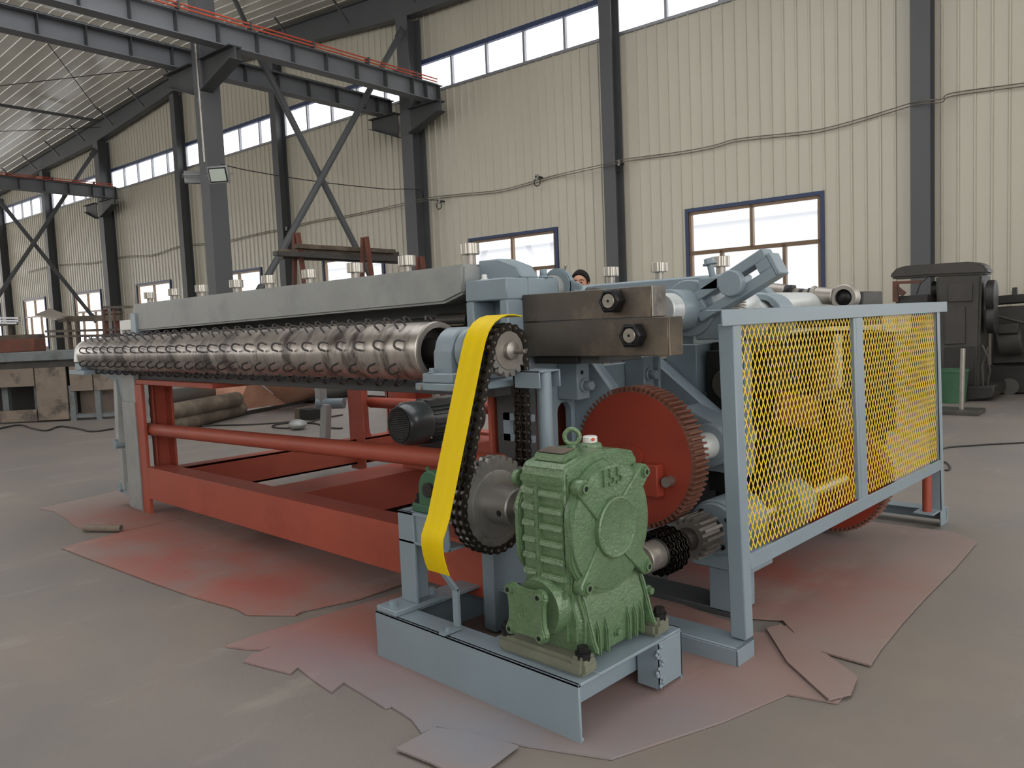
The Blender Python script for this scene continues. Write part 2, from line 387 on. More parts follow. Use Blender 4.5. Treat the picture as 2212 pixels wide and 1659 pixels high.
# ceiling: roof sheets run up the slope
ceil = struct('ceiling', W(RIDGE_U, 6, RIDGE_Z))
def roof_sheet(mb, d0, d1, side, ua=RIDGE_U, ue=None):
    ue = ue if ue is not None else (8.0 if side > 0 else -56.0)
    pr = [(0, 0), (.012, -.022), (.034, -.022), (.046, 0), (d1-d0, 0), (d1-d0, .05), (0, .05)]
    mb.loft([[W(ua, d0+a, roof_z(ua)+b) for a, b in pr], [W(ue, d0+a, roof_z(ue)+b) for a, b in pr]])
RP = .36
for k in range(44):
    for side in (1, -1):
        d0, d1 = 15.2-RP*(k+1), 15.2-RP*k; m = MB()
        if side > 0 and 18 <= k <= 41 and k % 6 != 5:               # unseen clear sheets added over the machine for light from above
            roof_sheet(m, d0, d1, side, RIDGE_U, -14.0); roof_sheet(m, d0, d1, side, 1.0, 8.0)
            g = MB(); g.hexa([W(u_, d_, roof_z(u_)+z_) for z_ in (.02, .026) for u_, d_ in ((-14.0, d0), (1.0, d0), (1.0, d1), (-14.0, d1))]); obj('added_skylight', g, 'window_glass', ceil, smooth=False)
        else: roof_sheet(m, d0, d1, side)
        obj('roof_panel', m, 'roof_sheet', ceil, smooth=False)
far = MB()  # unseen roof behind the camera, added to control light from above
for k in range(44, 82):
    for side in (1, -1): roof_sheet(far, 15.2-RP*(k+1), 15.2-RP*k, side)
tag(obj('roof_panels_beyond', far, 'roof_sheet', ceil, smooth=False), kind='stuff')

# steel frame: gable columns
def hcol(mb, u, d, z0, z1, bu=.3, bd=.32, tw=.014, tf=.02):
    pr = [(-bu/2, 0), (bu/2, 0), (bu/2, tf), (tw/2, tf), (tw/2, bd-tf), (bu/2, bd-tf), (bu/2, bd), (-bu/2, bd), (-bu/2, bd-tf), (-tw/2, bd-tf), (-tw/2, tf), (-bu/2, tf)]
    mb.loft([[W(u+a, d+b, z) for a, b in pr] for z in (z0, z1)])
names = ['next to the milling machine', 'between the two big windows', 'carrying the end of the crane girder pair', 'behind the crossed braces', 'beside the tall window', 'carrying the single crane girder', 'behind the grey bench', 'at the far end of the gable wall', 'at the far corner of the gable']
for i, u in enumerate(COLS):
    big = i in (3, 6)
    x_ = abs(u-RIDGE_U); hr_ = .42+.33*x_/9.2 if x_ < 9.2 else (.75-.25*(x_-9.2)/8.8 if x_ < 18 else .62)
    m = MB(); hcol(m, u+.02, WD-.37 if not big else WD-.5, 0, roof_z(u)-.12-hr_-.02, .3 if not big else .42, .33 if not big else .46)
    o = thing('steel_column', W(u, WD-.3, 0), 'dark grey steel column on the gable wall '+(names[i-1] if i else 'past the right of the milling machine'), 'column', 'gable wall columns')
    obj('shaft', m, 'column_paint', o)
    m = MB(); m.wbox(u-.25, u+.29, WD-.55, WD-.03, 0, .025); obj('base_plate', m, 'column_paint', o)
# gable rafters (tapered, with kinks) and fly braces
for side, nm in ((1, 'right'), (-1, 'left')):
    ue = 4 if side > 0 else -52
    t = thing('gable_rafter', W(RIDGE_U, WD-.3, 9), 'dark grey roof rafter along the gable sloping %s from the ridge' % ('up from the big windows' if side > 0 else 'down above the benches'), 'roof beam')
    us = [RIDGE_U, RIDGE_U+side*9.2, RIDGE_U+side*18, ue]; hs = [.42, .75, .5, .6]
    for d0, d1, tf in ((WD-.42, WD-.18, 1), ):
        m = MB(); n = len(us)
        for a in range(n-1):
            ua, ub = us[a], us[a+1]; za, zb = roof_z(ua)-.1, roof_z(ub)-.1; ha, hb = hs[a], hs[a+1]
            m.hexa([W(ua, WD-.31, za-ha), W(ub, WD-.31, zb-hb), W(ub, WD-.295, zb-hb), W(ua, WD-.295, za-ha), W(ua, WD-.31, za), W(ub, WD-.31, zb), W(ub, WD-.295, zb), W(ua, WD-.295, za)])
            for z_, h_ in (((za, zb), (0, 0)), ((za-ha, zb-hb), (0, 0))):
                m.hexa([W(ua, d0, z_[0]-.018), W(ub, d0, z_[1]-.018), W(ub, d1, z_[1]-.018), W(ua, d1, z_[0]-.018), W(ua, d0, z_[0]), W(ub, d0, z_[1]), W(ub, d1, z_[1]), W(ua, d1, z_[0])])
        obj('beam', m, 'column_paint', t)
    for k in range(8):
        uu = RIDGE_U+side*(2+2.6*k); zz = roof_z(uu)-.12
        obj('fly_brace', MB().bar(W(uu, WD-.45, zz-.5), W(uu, WD-1.0, zz+.06), .05, .05), 'column_paint', t)

# inner column rows with crane girders
def crane_row(U, ds, gus, zb, tail, lab):
    H = .42
    for d in ds:
        if d < WD-1:
            t = thing('crane_column', W(U, d, 0), 'tall grey crane column standing free of the wall with a floodlight on it', 'column')
            m = MB(); m.wbox(U-.17, U+.17, d-.2, d+.2, 0, roof_z(U)-.1); obj('shaft', m, 'column_paint', t, bevel=.008)
            obj('base_plate', MB().wbox(U-.35, U+.35, d-.4, d+.4, 0, .03), 'girder_paint', t)
        else:
            t = thing('girder_bracket', W(U, d, zb-.6), 'dark steel bracket on the gable column under the '+lab, 'bracket')
        d0 = d-.25 if d < WD-1 else WD-.62
        for sgn in (-1, 1):
            L = 1.25 if sgn < 0 else 1.35
            i_ = .18 if d < WD-1 else .25; p = [(U+sgn*i_, zb-.02), (U+sgn*L, zb-.02), (U+sgn*L, zb-.25), (U+sgn*i_, zb-.62)]
            m = MB(); m.loft([[W(a, d0+.10, z) for a, z in p], [W(a, d0+.125, z) for a, z in p]])
            m.wbox(U+sgn*i_, U+sgn*L, d0-.02, d0+.26, zb-.03, zb-.005)
            q0, q1 = (U+sgn*i_, zb-.62), (U+sgn*L, zb-.25)
            m.hexa([W(q0[0], d0-.02, q0[1]-.02), W(q1[0], d0-.02, q1[1]-.02), W(q1[0], d0+.26, q1[1]-.02), W(q0[0], d0+.26, q0[1]-.02), W(q0[0], d0-.02, q0[1]), W(q1[0], d0-.02, q1[1]), W(q1[0], d0+.26, q1[1]), W(q0[0], d0+.26, q0[1])])
            obj('corbel', m, 'beam_dark', t)
    for gi, gu in enumerate(gus):
        t = thing('crane_girder', W(gu, 8, zb), lab+(' girder with red conductor bar along the top' if gi == 0 else ' girder in the shade behind the first'), 'crane girder')
        m = MB(); m.ibeam(W(gu, WD-.25, zb+H), W(gu, tail, zb+H), H, .3); obj('beam', m, 'girder_paint', t)
        m = MB(); m.wbox(gu-.035, gu+.035, tail, WD-.3, zb+H, zb+H+.06); obj('rail', m, 'beam_dark', t)
        d = WD-.35; k = 0
        while d > tail:
            for s in (-1, 1): obj('stiffener', MB().wbox(gu+s*.012, gu+s*.145, d-.006, d+.006, zb+.017, zb+H-.017), 'beam_dark', t)
            d -= .45 if k < 2 else .85; k += 1
        if gi == 0:
            m = MB()
            for z in (.03, .10): m.cyl(W(gu+.2, WD-.5, zb+H+z), W(gu+.2, tail, zb+H+z), .016, n=6)
            obj('conductor_bar', m, 'busbar_red', t)
            for q in range(9): obj('bar_holder', MB().wbox(gu+.1, gu+.23, WD-1.2-1.5*q-.02, WD-1.2-1.5*q+.02, zb+H, zb+H+.13), 'beam_dark', t)
ZB = 6.92
crane_row(-15.35, (9.0, WD), (-14.3, -16.1), ZB, -3, 'crane')
UB, _ = uz(262, 425, WD-.4)
crane_row(-33.4, (WD,), (-32.3,), ZB-.02, -3, 'farther crane')
# crossed pipe braces between the columns of a row
def brace(U, a, b, lab):
    p0, p1 = au(a[0], a[1], U), au(b[0], b[1], U)
    def clip(p, q, dl, sg):
        dp, dq = p.dot(WN), q.dot(WN)
        return p.lerp(q, (dl-dp)/(dq-dp)) if sg*(dp-dl) > 0 else p
    p0 = clip(clip(p0, p1, 14.38, 1), p1, 9.3, -1); p1 = clip(clip(p1, p0, 14.38, 1), p0, 9.3, -1)
    t = thing('pipe_brace', (p0+p1)/2, lab, 'brace', 'crossed pipe braces'); m = MB(); m.cyl(p0, p1, .075, n=12); obj('pipe', m, 'column_paint', t)
    d = (p1-p0).normalized()
    for p, s in ((p0, 1), (p1, -1)): obj('end_plate', MB().bar(p-d*s*.12, p+d*s*.25, .02, .2, WN), 'column_paint', t)
brace(-15.35, (560, 120), (822, 640), 'grey pipe brace falling from the floodlight column to the gable column')
brace(-15.17, (880, 45), (555, 640), 'grey pipe brace rising from the floodlight column foot to the gable column')
brace(-33.4, (-60, 360), (205, 690), 'grey pipe brace falling towards the column with the single girder')
brace(-33.2, (222, 300), (-60, 725), 'grey pipe brace rising towards the column with the single girder')
# thin tie rods and a strut under the roof
def smooth_path(pts, k=5):
    if len(pts) < 3: return pts
    q = [pts[0]]+list(pts)+[pts[-1]]; out = []
    for i in range(1, len(q)-2):
        for j in range(k):
            t = j/k; a, b, c, d = q[i-1], q[i], q[i+1], q[i+2]
            out.append(((b*2)+(c-a)*t+(a*2-b*5+c*4-d)*t*t+(b*3-a-c*3+d)*t*t*t)*.5)
    return out+[pts[-1]]
def rod(name, pts, r, mt, lab, cat, grp=None): return tag(obj(name, MB().tube(smooth_path(pts), r, 6), mt), lab, cat, grp)
def under_roof(x, y, far=14.55, gap=.14):
    D = far
    while D > 2:
        p = at(x, y, D=D)
        if p.z < roof_z(p.dot(WX))-gap: return p
        D -= .05
    return p
rod('tie_rod', [under_roof(78, 60), under_roof(211, 238)], .014, 'cable_black', 'thin diagonal tie rod falling across the roof sheets to the rafter', 'tie rod')
rod('tie_rod', [under_roof(372, 143), under_roof(-30, 189)], .014, 'cable_black', 'thin tie rod crossing the roof from the floodlight column head', 'tie rod')
rod('tie_rod', [under_roof(216, 275), under_roof(-30, 285)], .014, 'cable_black', 'thin tie rod from the rafter foot along the far roof', 'tie rod')
rod('roof_strut', [under_roof(216, 262, gap=.25), under_roof(-40, 220, gap=.25)], .06, 'column_paint', 'dark round roof strut meeting the gable rafter', 'roof beam')
rod('roof_strut', [under_roof(498, -20, gap=.25), under_roof(533, 55, gap=.25)], .07, 'column_paint', 'short round roof strut above the crane girder', 'roof beam')
# floodlight and conduit on the crane column
t = thing('conduit_pipe', at(422, 85, D=8.7), 'thin pale conduit pipe running down the crane column', 'pipe')
obj('pipe', MB().cyl(at(421, 85, D=8.68), at(442, 350, D=8.68), .022, n=8), 'satin_steel', t)
for f in (.1, .5, .9): 
    p = at(421, 85, D=8.68).lerp(at(442, 350, D=8.68), f); obj('clip', MB().cyl(p+Vector((0, 0, -.03)), p+Vector((0, 0, .03)), .032, n=8), 'lamp_body', t)
def floodlight(x, y, D, lab, s, turn):
    c = at(x, y, D=D); t = thing('floodlight', c-Vector((0, 0, .2)), lab, 'floodlight')
    n = (Vector((.55, -.75, -.28)) if not turn else Vector((-.8, .3, -.35))).normalized(); r = n.cross(Vector((0, 0, 1))).normalized(); up = r.cross(n)
    def plate(mb, hw, hh, a, b): mb.hexa([c+r*x_*hw+up*y_*hh+n*d for d in (a, b) for x_, y_ in ((-1, -1), (1, -1), (1, 1), (-1, 1))])
    m = MB(); plate(m, .19*s, .15*s, -.06, 0); obj('housing', m, 'lamp_body', t, bevel=.01)
    m = MB(); plate(m, .165*s, .125*s, 0, .008); obj('bezel', m, 'black_hole', t)
    m = MB(); plate(m, .145*s, .105*s, .008, .014); obj('lens', m, 'lamp_glass', t)
    m = MB(); m.bar(c-r*.21*s, c-r*.21*s-n*.14, .03, .02); m.bar(c+r*.21*s, c+r*.21*s-n*.14, .03, .02); m.bar(c-r*.21*s-n*.14, c+r*.21*s-n*.14, .03, .02); obj('yoke', m, 'lamp_body', t)
    return t
floodlight(471, 378, 8.5, 'rectangular floodlight facing down from the crane column', 1.1, False)
floodlight(418, 385, 9.2, 'second floodlight turned away behind the crane column', 1.0, True)
rod('hanging_cable', [at(478, 355, D=8.6)]+[at(480+40*k, 357+2.6*k*(1.6-.055*k)*2.0, D=8.6+.6*k) for k in range(1, 10)]+[at(905, 410, D=14.4), at(918, 430, D=14.6), at(945, 432, D=14.8)], .011, 'cable_black', 'thin black cable slung from the floodlight to the gable wall', 'cable')
pts = [(2900, 75), (2600, 125), (2400, 160), (2230, 184), (2060, 207), (2034, 221), (1985, 225), (1910, 247), (1850, 265), (1790, 281), (1740, 290), (1640, 300), (1585, 307), (1540, 320), (1470, 333), (1370, 346), (1335, 352), (1300, 361), (1200, 383), (1150, 397), (1080, 415), (1010, 422), (950, 428), (925, 432), (885, 440), (820, 455), (745, 470), (690, 478), (620, 495), (560, 507), (480, 525), (390, 534), (330, 553), (262, 557), (200, 570), (120, 575), (60, 590)]
DC = [14.55 if (1975 < x < 2040 or 1295 < x < 1340 or 880 < x < 930) else 14.93 for x, y in pts]
for dz, nm_ in ((0, 'lower'), (.05, 'upper')):
    rod('wall_cable', [at(x, y, D=d)+Vector((0, 0, dz)) for (x, y), d in zip(pts, DC)], .009, 'cable_grey', nm_+' of two thin grey cables drooping from column to column along the gable wall', 'cable', 'twin cable on the gable wall')
for (x, y, nm) in ((1336, 352, 'beside the column between the big windows'), (948, 434, 'right of the girder column'), (618, 494, 'beside the column behind the braces'), (1160, 382, 'halfway along the sheets')):
    t = thing('cable_bracket', at(x, y, D=14.9), 'small insulator bracket holding the wall cable '+nm, 'bracket', 'cable brackets')
    c = at(x, y, D=14.75); obj('arm', MB().bar(c+WN*.2, c-WN*.05, .04, .04), 'cable_black', t); obj('insulator', MB().cyl(c+Vector((0, 0, -.06)), c+Vector((0, 0, .06)), .04, n=10), 'lamp_body', t)
    obj('cable_loop', MB().torus(c+Vector((0, 0, -.12)), WN, .09, .012, 14, 6), 'cable_black', t)
# pale building outside the windows
t = thing('neighbour_building', W(-10, 32, 0), 'pale building seen through the big windows', 'building')
obj('wall', MB().wbox(-60, 12, 32, 40, 0, 5.2), 'outside_wall', t)
obj('roof_edge', MB().wbox(-60.3, 12.3, 31.7, 40, 5.2, 5.5), 'outside_wall', t)
gm = MB(); gm.wbox(-80, 40, 15.3, 60, -.1, -.02); tag(obj('yard_ground', gm, 'outside_wall'), kind='structure')

# ================================================================ THE MACHINE
G, GW, RD = 'grey_paint', 'grey_paint_worn', 'red_primer'
# ---- felt mats on the floor
def floor_mat(name, px, z, label, curl=()):
    top = [at(x, y, Z=z) for x, y in px]; cx = sum((p for p in top), Vector())/len(top)
    m = MB(); m.loft([[Vector((p.x, p.y, z-.0035)) for p in top], [Vector((p.x, p.y, z+.0035)) for p in top]])
    return tag(obj(name, m, 'felt_mat', smooth=False), label, 'floor mat', 'felt mats under the machine')
floor_mat('floor_mat', [(86, 1099), (118, 1106), (145, 1122), (160, 1136), (182, 1145), (262, 1148), (330, 1134), (445, 1112), (640, 1075), (600, 1040), (420, 1030), (250, 1062)], .004, 'dusty pink felt mat with a rolled corner at the foot of the red frame')
floor_mat('floor_mat', [(133, 1184), (200, 1210), (330, 1259), (420, 1290), (510, 1315), (532, 1328), (638, 1329), (655, 1320), (780, 1293), (870, 1262), (1010, 1235), (1130, 1180), (900, 1090), (640, 1060), (440, 1114), (262, 1150)], .006, 'large red-sprayed felt mat under the long red beam')
mc = floor_mat('floor_mat', [(486, 1397), (535, 1403), (566, 1404), (590, 1396), (560, 1409), (540, 1415), (527, 1430), (575, 1443), (628, 1456), (643, 1443), (680, 1472), (716, 1496), (742, 1475), (790, 1504), (832, 1530), (845, 1527), (868, 1541), (890, 1556), (912, 1586), (944, 1571), (1060, 1600), (1320, 1640), (1560, 1560), (1700, 1500), (1810, 1520), (1852, 1462), (1700, 1352), (1640, 1368), (1430, 1290), (1180, 1260), (900, 1270), (700, 1330), (560, 1370)], .005, 'torn felt mat with ragged flaps under the blue-grey skid')
floor_mat('floor_mat', [(855, 1618), (940, 1572), (1030, 1588), (1120, 1612), (1070, 1650), (1010, 1690), (930, 1648)], .012, 'loose scrap of felt in front of the blue-grey skid')
floor_mat('floor_mat', [(1440, 1255), (1620, 1335), (1690, 1340), (1745, 1400), (1880, 1438), (1902, 1404), (1930, 1370), (1950, 1345), (2000, 1290), (2035, 1255), (2062, 1228), (2110, 1172), (2060, 1150), (1900, 1130), (1700, 1100), (1500, 1110)], .009, 'wide felt mat with a straight torn edge under the yellow mesh guard')
floor_mat('floor_mat', [(1655, 1358), (1688, 1350), (1852, 1462), (1838, 1500), (1790, 1512), (1700, 1430)], .016, 'light brown felt flap lying over the mat edge beside the guard post')
m = MB(); a, b = at(182, 1140, Z=.03), at(262, 1141, Z=.03)
rings = []
for p in (a, b):
    d = (b-a).normalized(); r = d.cross(Vector((0, 0, 1))); rr = []
    for i in range(15): t_ = -PI/2+i*(2*PI*1.15/14); q = .026-.0004*i; rr.append(p+r*(q*math.cos(t_))+Vector((0, 0, q*math.sin(t_))))
    for i in reversed(range(15)): t_ = -PI/2+i*(2*PI*1.15/14); q = .020-.0004*i; rr.append(p+r*(q*math.cos(t_))+Vector((0, 0, q*math.sin(t_))))
    rings.append(rr)
m.loft(rings); tag(obj('mat_roll', m, 'mat_edge'), 'rolled-up felt corner on the pink mat', 'mat roll')

# ---- main frame
MA = thing('wire_netting_machine', (-4.3, 3.6, 0), 'long grey and red wire netting machine with a grey top beam and red frame', 'machine')
def part(name, mb, mt, bevel=.003, parent=MA, **k): return obj(name, mb, mt, parent, bevel=bevel, **k)
# left side frame
part('leg', MB().box(-6.56, -6.30, 2.32, 2.36, 0, 1.08), GW)
part('cover_plate', MB().box(-6.555, -6.30, 2.308, 2.32, .02, .86), GW)
part('leg_flange', MB().box(-6.30, -6.17, 2.32, 2.345, 0, 1.0), RD)
part('rear_leg', MB().box(-6.32, -6.30, 2.43, 2.56, .1, 1.02).box(-6.32, -6.19, 2.548, 2.566, .1, 1.02).box(-6.32, -6.26, 2.43, 2.445, .1, 1.02), RD)
part('head_plate', MB().box(-6.32, -5.0, 2.33, 2.85, 1.0, 1.035), RD)
tri = [(-6.56, 1.08), (-7.02, 1.08), (-7.02, 1.05)]+[(-6.56-.40*math.cos(t_*PI/16), .75+.29*math.sin(t_*PI/16)) for t_ in range(8, -1, -1)][::1]
tri = [(-6.56, 1.08), (-7.05, 1.08), (-7.05, 1.05), (-6.85, 1.035), (-6.74, .98), (-6.66, .90), (-6.60, .80), (-6.56, .66)]
part('gusset', MB().prism(tri, 'Y', 2.34, 2.37), G)
part('bearing_shelf', MB().box(-7.06, -6.7, 2.10, 2.4, 1.08, 1.115), G); part('bearing_block', MB().box(-7.0, -6.86, 2.13, 2.34, 1.115, 1.17), G)
part('bearing_cheek', MB().prism([(2.12, 1.18), (2.34, 1.18), (2.33, 1.25)]+arc((2.23, 1.25), .10, 0, PI, 10)+[(2.13, 1.25)], 'X', -6.99, -6.91), 'white_paint')
part('end_housing', MB().box(-6.86, -6.60, 2.45, 2.6, 1.42, 1.50).box(-6.86, -6.83, 2.45, 2.48, 1.30, 1.42).box(-6.63, -6.60, 2.45, 2.48, 1.30, 1.42), 'white_paint'); part('end_housing', MB().box(-6.84, -6.52, 2.50, 2.8, 1.08, 1.44), G); part('end_housing', MB().box(-6.60, -6.50, 2.44, 2.75, 1.30, 1.55), G)
# linkage at the left leg
part('link_bar', MB().bar((-6.74, 2.36, 1.02), (-6.62, 2.30, .52), .05, .07, (1, 0, 0)), GW); part('link_pin', MB().cyl((-6.63, 2.255, .52), (-6.63, 2.37, .52), .038), G)
part('link_bar', MB().bar((-6.66, 2.33, .52), (-6.66, 2.33, .14), .05, .06, (1, 0, 0)), GW)
part('link_lug', MB().box(-6.78, -6.56, 2.32, 2.38, .1, .2).cyl((-6.74, 2.30, .15), (-6.74, 2.40, .15), .035), G)
# base beams
p = lambda x, y, Y: at(x, y, Y=Y)
part('base_beam', MB().hexa([(-6.17, 2.32, .125), (-2.45, 2.32, .145), (-2.45, 2.48, .145), (-6.17, 2.48, .125), (-6.17, 2.32, .37), (-2.45, 2.32, .39), (-2.45, 2.48, .39), (-6.17, 2.48, .37)]), RD)
part('side_beam', MB().box(-6.16, -6.14, 2.48, 5.0, .1, .33).box(-6.29, -6.14, 2.48, 5.0, .31, .33).box(-6.29, -6.14, 2.48, 5.0, .1, .12), RD)
part('cross_beam', MB().box(-4.72, -4.40, 2.48, 5.0, .10, .335), RD)
part('cross_beam', MB().box(-4.98, -4.72, 2.48, 5.0, .08, .29), RD)
part('base_beam', MB().box(-6.2, -2.45, 4.95, 5.1, .12, .36), RD)
part('stay_pipe', MB().cyl(p(314, 926, 2.40), p(314, 926, 2.40).lerp(p(1010, 996, 2.40), 1.06), .047, n=24), RD)
part('stay_pipe', MB().cyl((-6.1, 4.36, .66), (-2.5, 4.36, .70), .05, n=20), RD)
# rear left frame plate with a slot
sl = [(4.22, .08), (4.22, 1.1), (4.40, 1.1), (4.40, .40)]+[(4.52-.12*math.cos(a_*PI/8), .40-.12*math.sin(a_*PI/8)) for a_ in range(1, 8)]+[(4.64, .40), (4.64, 1.1), (5.0, 1.1), (5.0, .08)]
part('rear_frame_plate', MB().prism(sl, 'X', -6.24, -6.20), RD); part('rear_leg', MB().box(-6.24, -6.02, 4.20, 4.22, .05, 1.1), RD); part('rear_leg', MB().box(-6.24, -5.95, 4.98, 5.0, .05, 1.1), RD)
part('slot_rib', MB().box(-6.22, -6.1, 4.64, 4.66, .25, 1.1), RD)
part('link_bar', MB().bar((-6.5, 4.08, 1.05), (-6.5, 4.08, .66), .07, .1, (1, 0, 0)), GW); part('link_bar', MB().bar((-6.42, 4.08, .66), (-6.47, 4.06, .15), .06, .1, (1, 0, 0)), GW); part('link_pin', MB().cyl((-6.53, 4.05, .66), (-6.3, 4.2, .66), .05), G)
# front rail under the roller, top beam and its cover
part('front_rail', MB().box(-6.6, -2.40, 2.36, 2.46, 1.035, 1.09), 'beam_dark')
part('table_plate', MB().box(-6.6, -2.42, 2.46, 3.2, 1.08, 1.10), 'beam_dark')
part('inner_beam', MB().box(-6.5, -2.68, 2.62, 2.9, 1.10, 1.47), 'beam_dark')
part('guide_rail', MB().box(-6.5, -2.7, 2.50, 2.62, 1.30, 1.385), 'dark_steel')
part('guide_strip', MB().box(-6.45, -2.7, 2.47, 2.5, 1.345, 1.365), 'rust_brown')
cv = [(-6.57, 1.405), (-2.82, 1.452), (-2.68, 1.49), (-2.67, 1.625), (-2.9, 1.622), (-6.57, 1.622)]
part('top_beam', MB().prism(cv, 'Y', 2.455, 2.80), GW, .012, seg=2)
# clamping screws with knurled steel heads along the top beam
def knob(x, y, Y, zt, s=1.0):
    q = at(x, y, Y=Y); c = Vector((q.x, Y, zt))
    k = part('clamp_screw', MB().cyl(c-Vector((0, 0, .01)), c+Vector((0, 0, .05)), .024*s, n=16), 'satin_steel', 0)
    n = 28; rings = []
    for z, f in ((.042, .97), (.044, 1), (.092, 1), (.094, .97)):
        rings.append([c+Vector((math.cos(2*PI*i/(2*n))*.046*s*f*(1 if i % 4 < 2 else .95), math.sin(2*PI*i/(2*n))*.046*s*f*(1 if i % 4 < 2 else .95), z)) for i in range(2*n)])
    m = MB(); m.loft(rings); obj('knurled_head', m, 'bright_steel', k, angle=.3)
for x, y in [(325, 655), (378, 652), (437, 644), (512, 636), (582, 626), (670, 615), (768, 602), (880, 587)]: knob(x, y, 2.60, 1.622)
knob(1016, 565, 2.62, 1.64)
# right end housing
hx0, hx1, hy0, hy1 = -2.665, -2.40, 2.455, 2.80
part('end_housing', MB().box(hx0, hx1, hy0+.14, hy1, 1.08, 1.545).box(hx0, hx1, hy0, hy0+.14, 1.45, 1.545).box(hx0, hx0+.05, hy0, hy0+.14, 1.08, 1.45).box(hx1-.05, hx1, hy0, hy0+.14, 1.08, 1.45).box(hx0, hx1, hy0, hy0+.14, 1.26, 1.30), G, .006)
part('housing_cap', MB().prism([(-2.68, 1.545), (-2.68, 1.64), (-2.55, 1.64), (-2.44, 1.60), (-2.40, 1.545)], 'Y', 2.56, 2.67), G, .006)
part('cap_screw', MB().hexbolt((-2.42, 2.72, 1.545), (0, 0, 1), .018, .04), G); part('cap_screw', MB().hexbolt((-2.58, 2.50, 1.545), (0, 0, 1), .014, .025), 'white_paint')
part('guide_roller', MB().cyl((-2.9, 2.5, 1.37), (-2.69, 2.5, 1.37), .035), 'black_steel'); part('guide_roller', MB().cyl((-3.2, 2.5, 1.36), (-2.95, 2.5, 1.36), .03), 'black_steel')
# right side plate with a slot and red plate behind it
sp = [(2.72, .02), (2.72, 1.2), (3.3, 1.2), (5.05, 1.2), (5.05, .02), (3.05, .02), (3.05, .9)]+[(2.97+.08*math.cos(a_*PI/8), .9+.08*math.sin(a_*PI/8)) for a_ in range(1, 8)]+[(2.89, .9), (2.89, .02)]
sp = [(2.66, .02), (2.66, 1.12), (5.05, 1.12), (5.05, .02), (2.86, .02), (2.86, .92)]+[(2.81+.05*math.cos(a_*PI/8), .92+.05*math.sin(a_*PI/8)) for a_ in range(1, 8)]+[(2.76, .92), (2.76, .02)]
part('side_plate', MB().prism(sp, 'X', -2.44, -2.40), G)
part('inner_plate', MB().box(-2.6, -2.58, 2.5, 5.0, .05, 1.05), RD)
part('side_post', MB().box(-2.56, -2.44, 2.52, 2.66, .14, 1.08), 'beam_dark')  # painted dark for the shadowed interior between the chain runs
part('base_end', MB().box(-2.47, -2.40, 2.3, 2.7, .02, .42), G)
def bolt(p_, ax, r, h, mt=G): part('bolt', MB().hexbolt(p_, ax, r, h), mt, .002)
# slide guides on the side plate with triangular gusset arms
def guide(x, ytop, ybot, X, wpx):
    a = at(x, ytop, X=X); b = at(x+wpx, ytop, X=X); c = at(x, ybot, X=X)
    part('slide_guide', MB().box(-2.40, X, a.y, b.y, c.z, a.z), G, .005); return a, b, c
def gusset(Y, x0, y0, x1, y1, th, low):
    a, b = at(x0, y0, Y=Y), at(x1, y1, Y=Y)
    part('gusset_arm', MB().prism([(-2.40, a.z), (a.x, a.z), (b.x, b.z), (b.x, b.z-low), (-2.40, b.z-low-.1)], 'Y', Y, Y+th), G, .004)
part('slide_guide', MB().box(-2.40, -2.28, 2.765, 2.855, .985, 1.155), G, .005); bolt((-2.28, 2.81, 1.05), (1, 0, 0), .024, .05); part('screw_hole', MB().cyl((-2.281, 2.80, 1.11), (-2.279, 2.80, 1.11), .010), 'black_hole', 0)
part('gusset_arm', MB().prism([(-2.40, 1.145), (-2.29, 1.145), (-1.99, .81), (-1.99, .6), (-2.40, .6)], 'Y', 2.885, 2.96), G, .004)
part('slide_guide', MB().box(-2.40, -2.28, 3.29, 3.375, .80, 1.15), G, .005); bolt((-2.28, 3.33, 1.06), (1, 0, 0), .026, .05); part('guide_rib', MB().box(-2.40, -2.25, 3.375, 3.395, .80, 1.15), G)
part('gusset_arm', MB().prism([(-2.40, 1.148), (-2.33, 1.148), (-1.80, .745), (-1.80, .58), (-2.40, .6)], 'Y', 3.40, 3.50), G, .004)
part('gusset_arm', MB().prism([(-2.40, 1.1), (-2.2, 1.1), (-1.75, .75), (-1.75, .5), (-2.40, .5)], 'Y', 4.2, 4.32), G, .004)
# bearing of the main shaft on the gusset
c = at(1528, 962, Y=3.2)
part('shaft_bearing', MB().ring((c.x, 3.2, c.z), (c.x, 3.46, c.z), .10, .06).prism([(c.x-.09, c.z-.05), (c.x+.04, c.z+.09), (-2.04, .92), (-2.16, .80)], 'Y', 3.24, 3.40), G, .004)
part('main_shaft', MB().cyl((c.x, 3.05, c.z), (c.x, 4.9, c.z), .062, n=24), 'white_shaft', .004)
# lower pinion bearing housing
PX_, PZ_ = -1.77, .41
part('pinion_housing', MB().cyl((PX_, 3.06, PZ_), (PX_, 3.32, PZ_), .125, n=32).cyl((PX_, 3.04, PZ_), (PX_, 3.06, PZ_), .115, n=32), G, .006)
for a_ in range(4):
    q = (PX_+.09*math.cos(a_*PI/2+.6), 3.03, PZ_+.09*math.sin(a_*PI/2+.6)); part('housing_screw', MB().cyl(q, (q[0], 3.045, q[2]), .011, n=10), 'bolt_black', 0)
part('housing_foot', MB().box(-1.9, -1.62, 3.08, 3.3, .22, .32).box(-1.83, -1.70, 3.1, 3.28, .02, .24), G, .004)
part('floor_beam', MB().box(-2.4, -1.72, 3.1, 3.3, .0, .03), 'beam_dark')
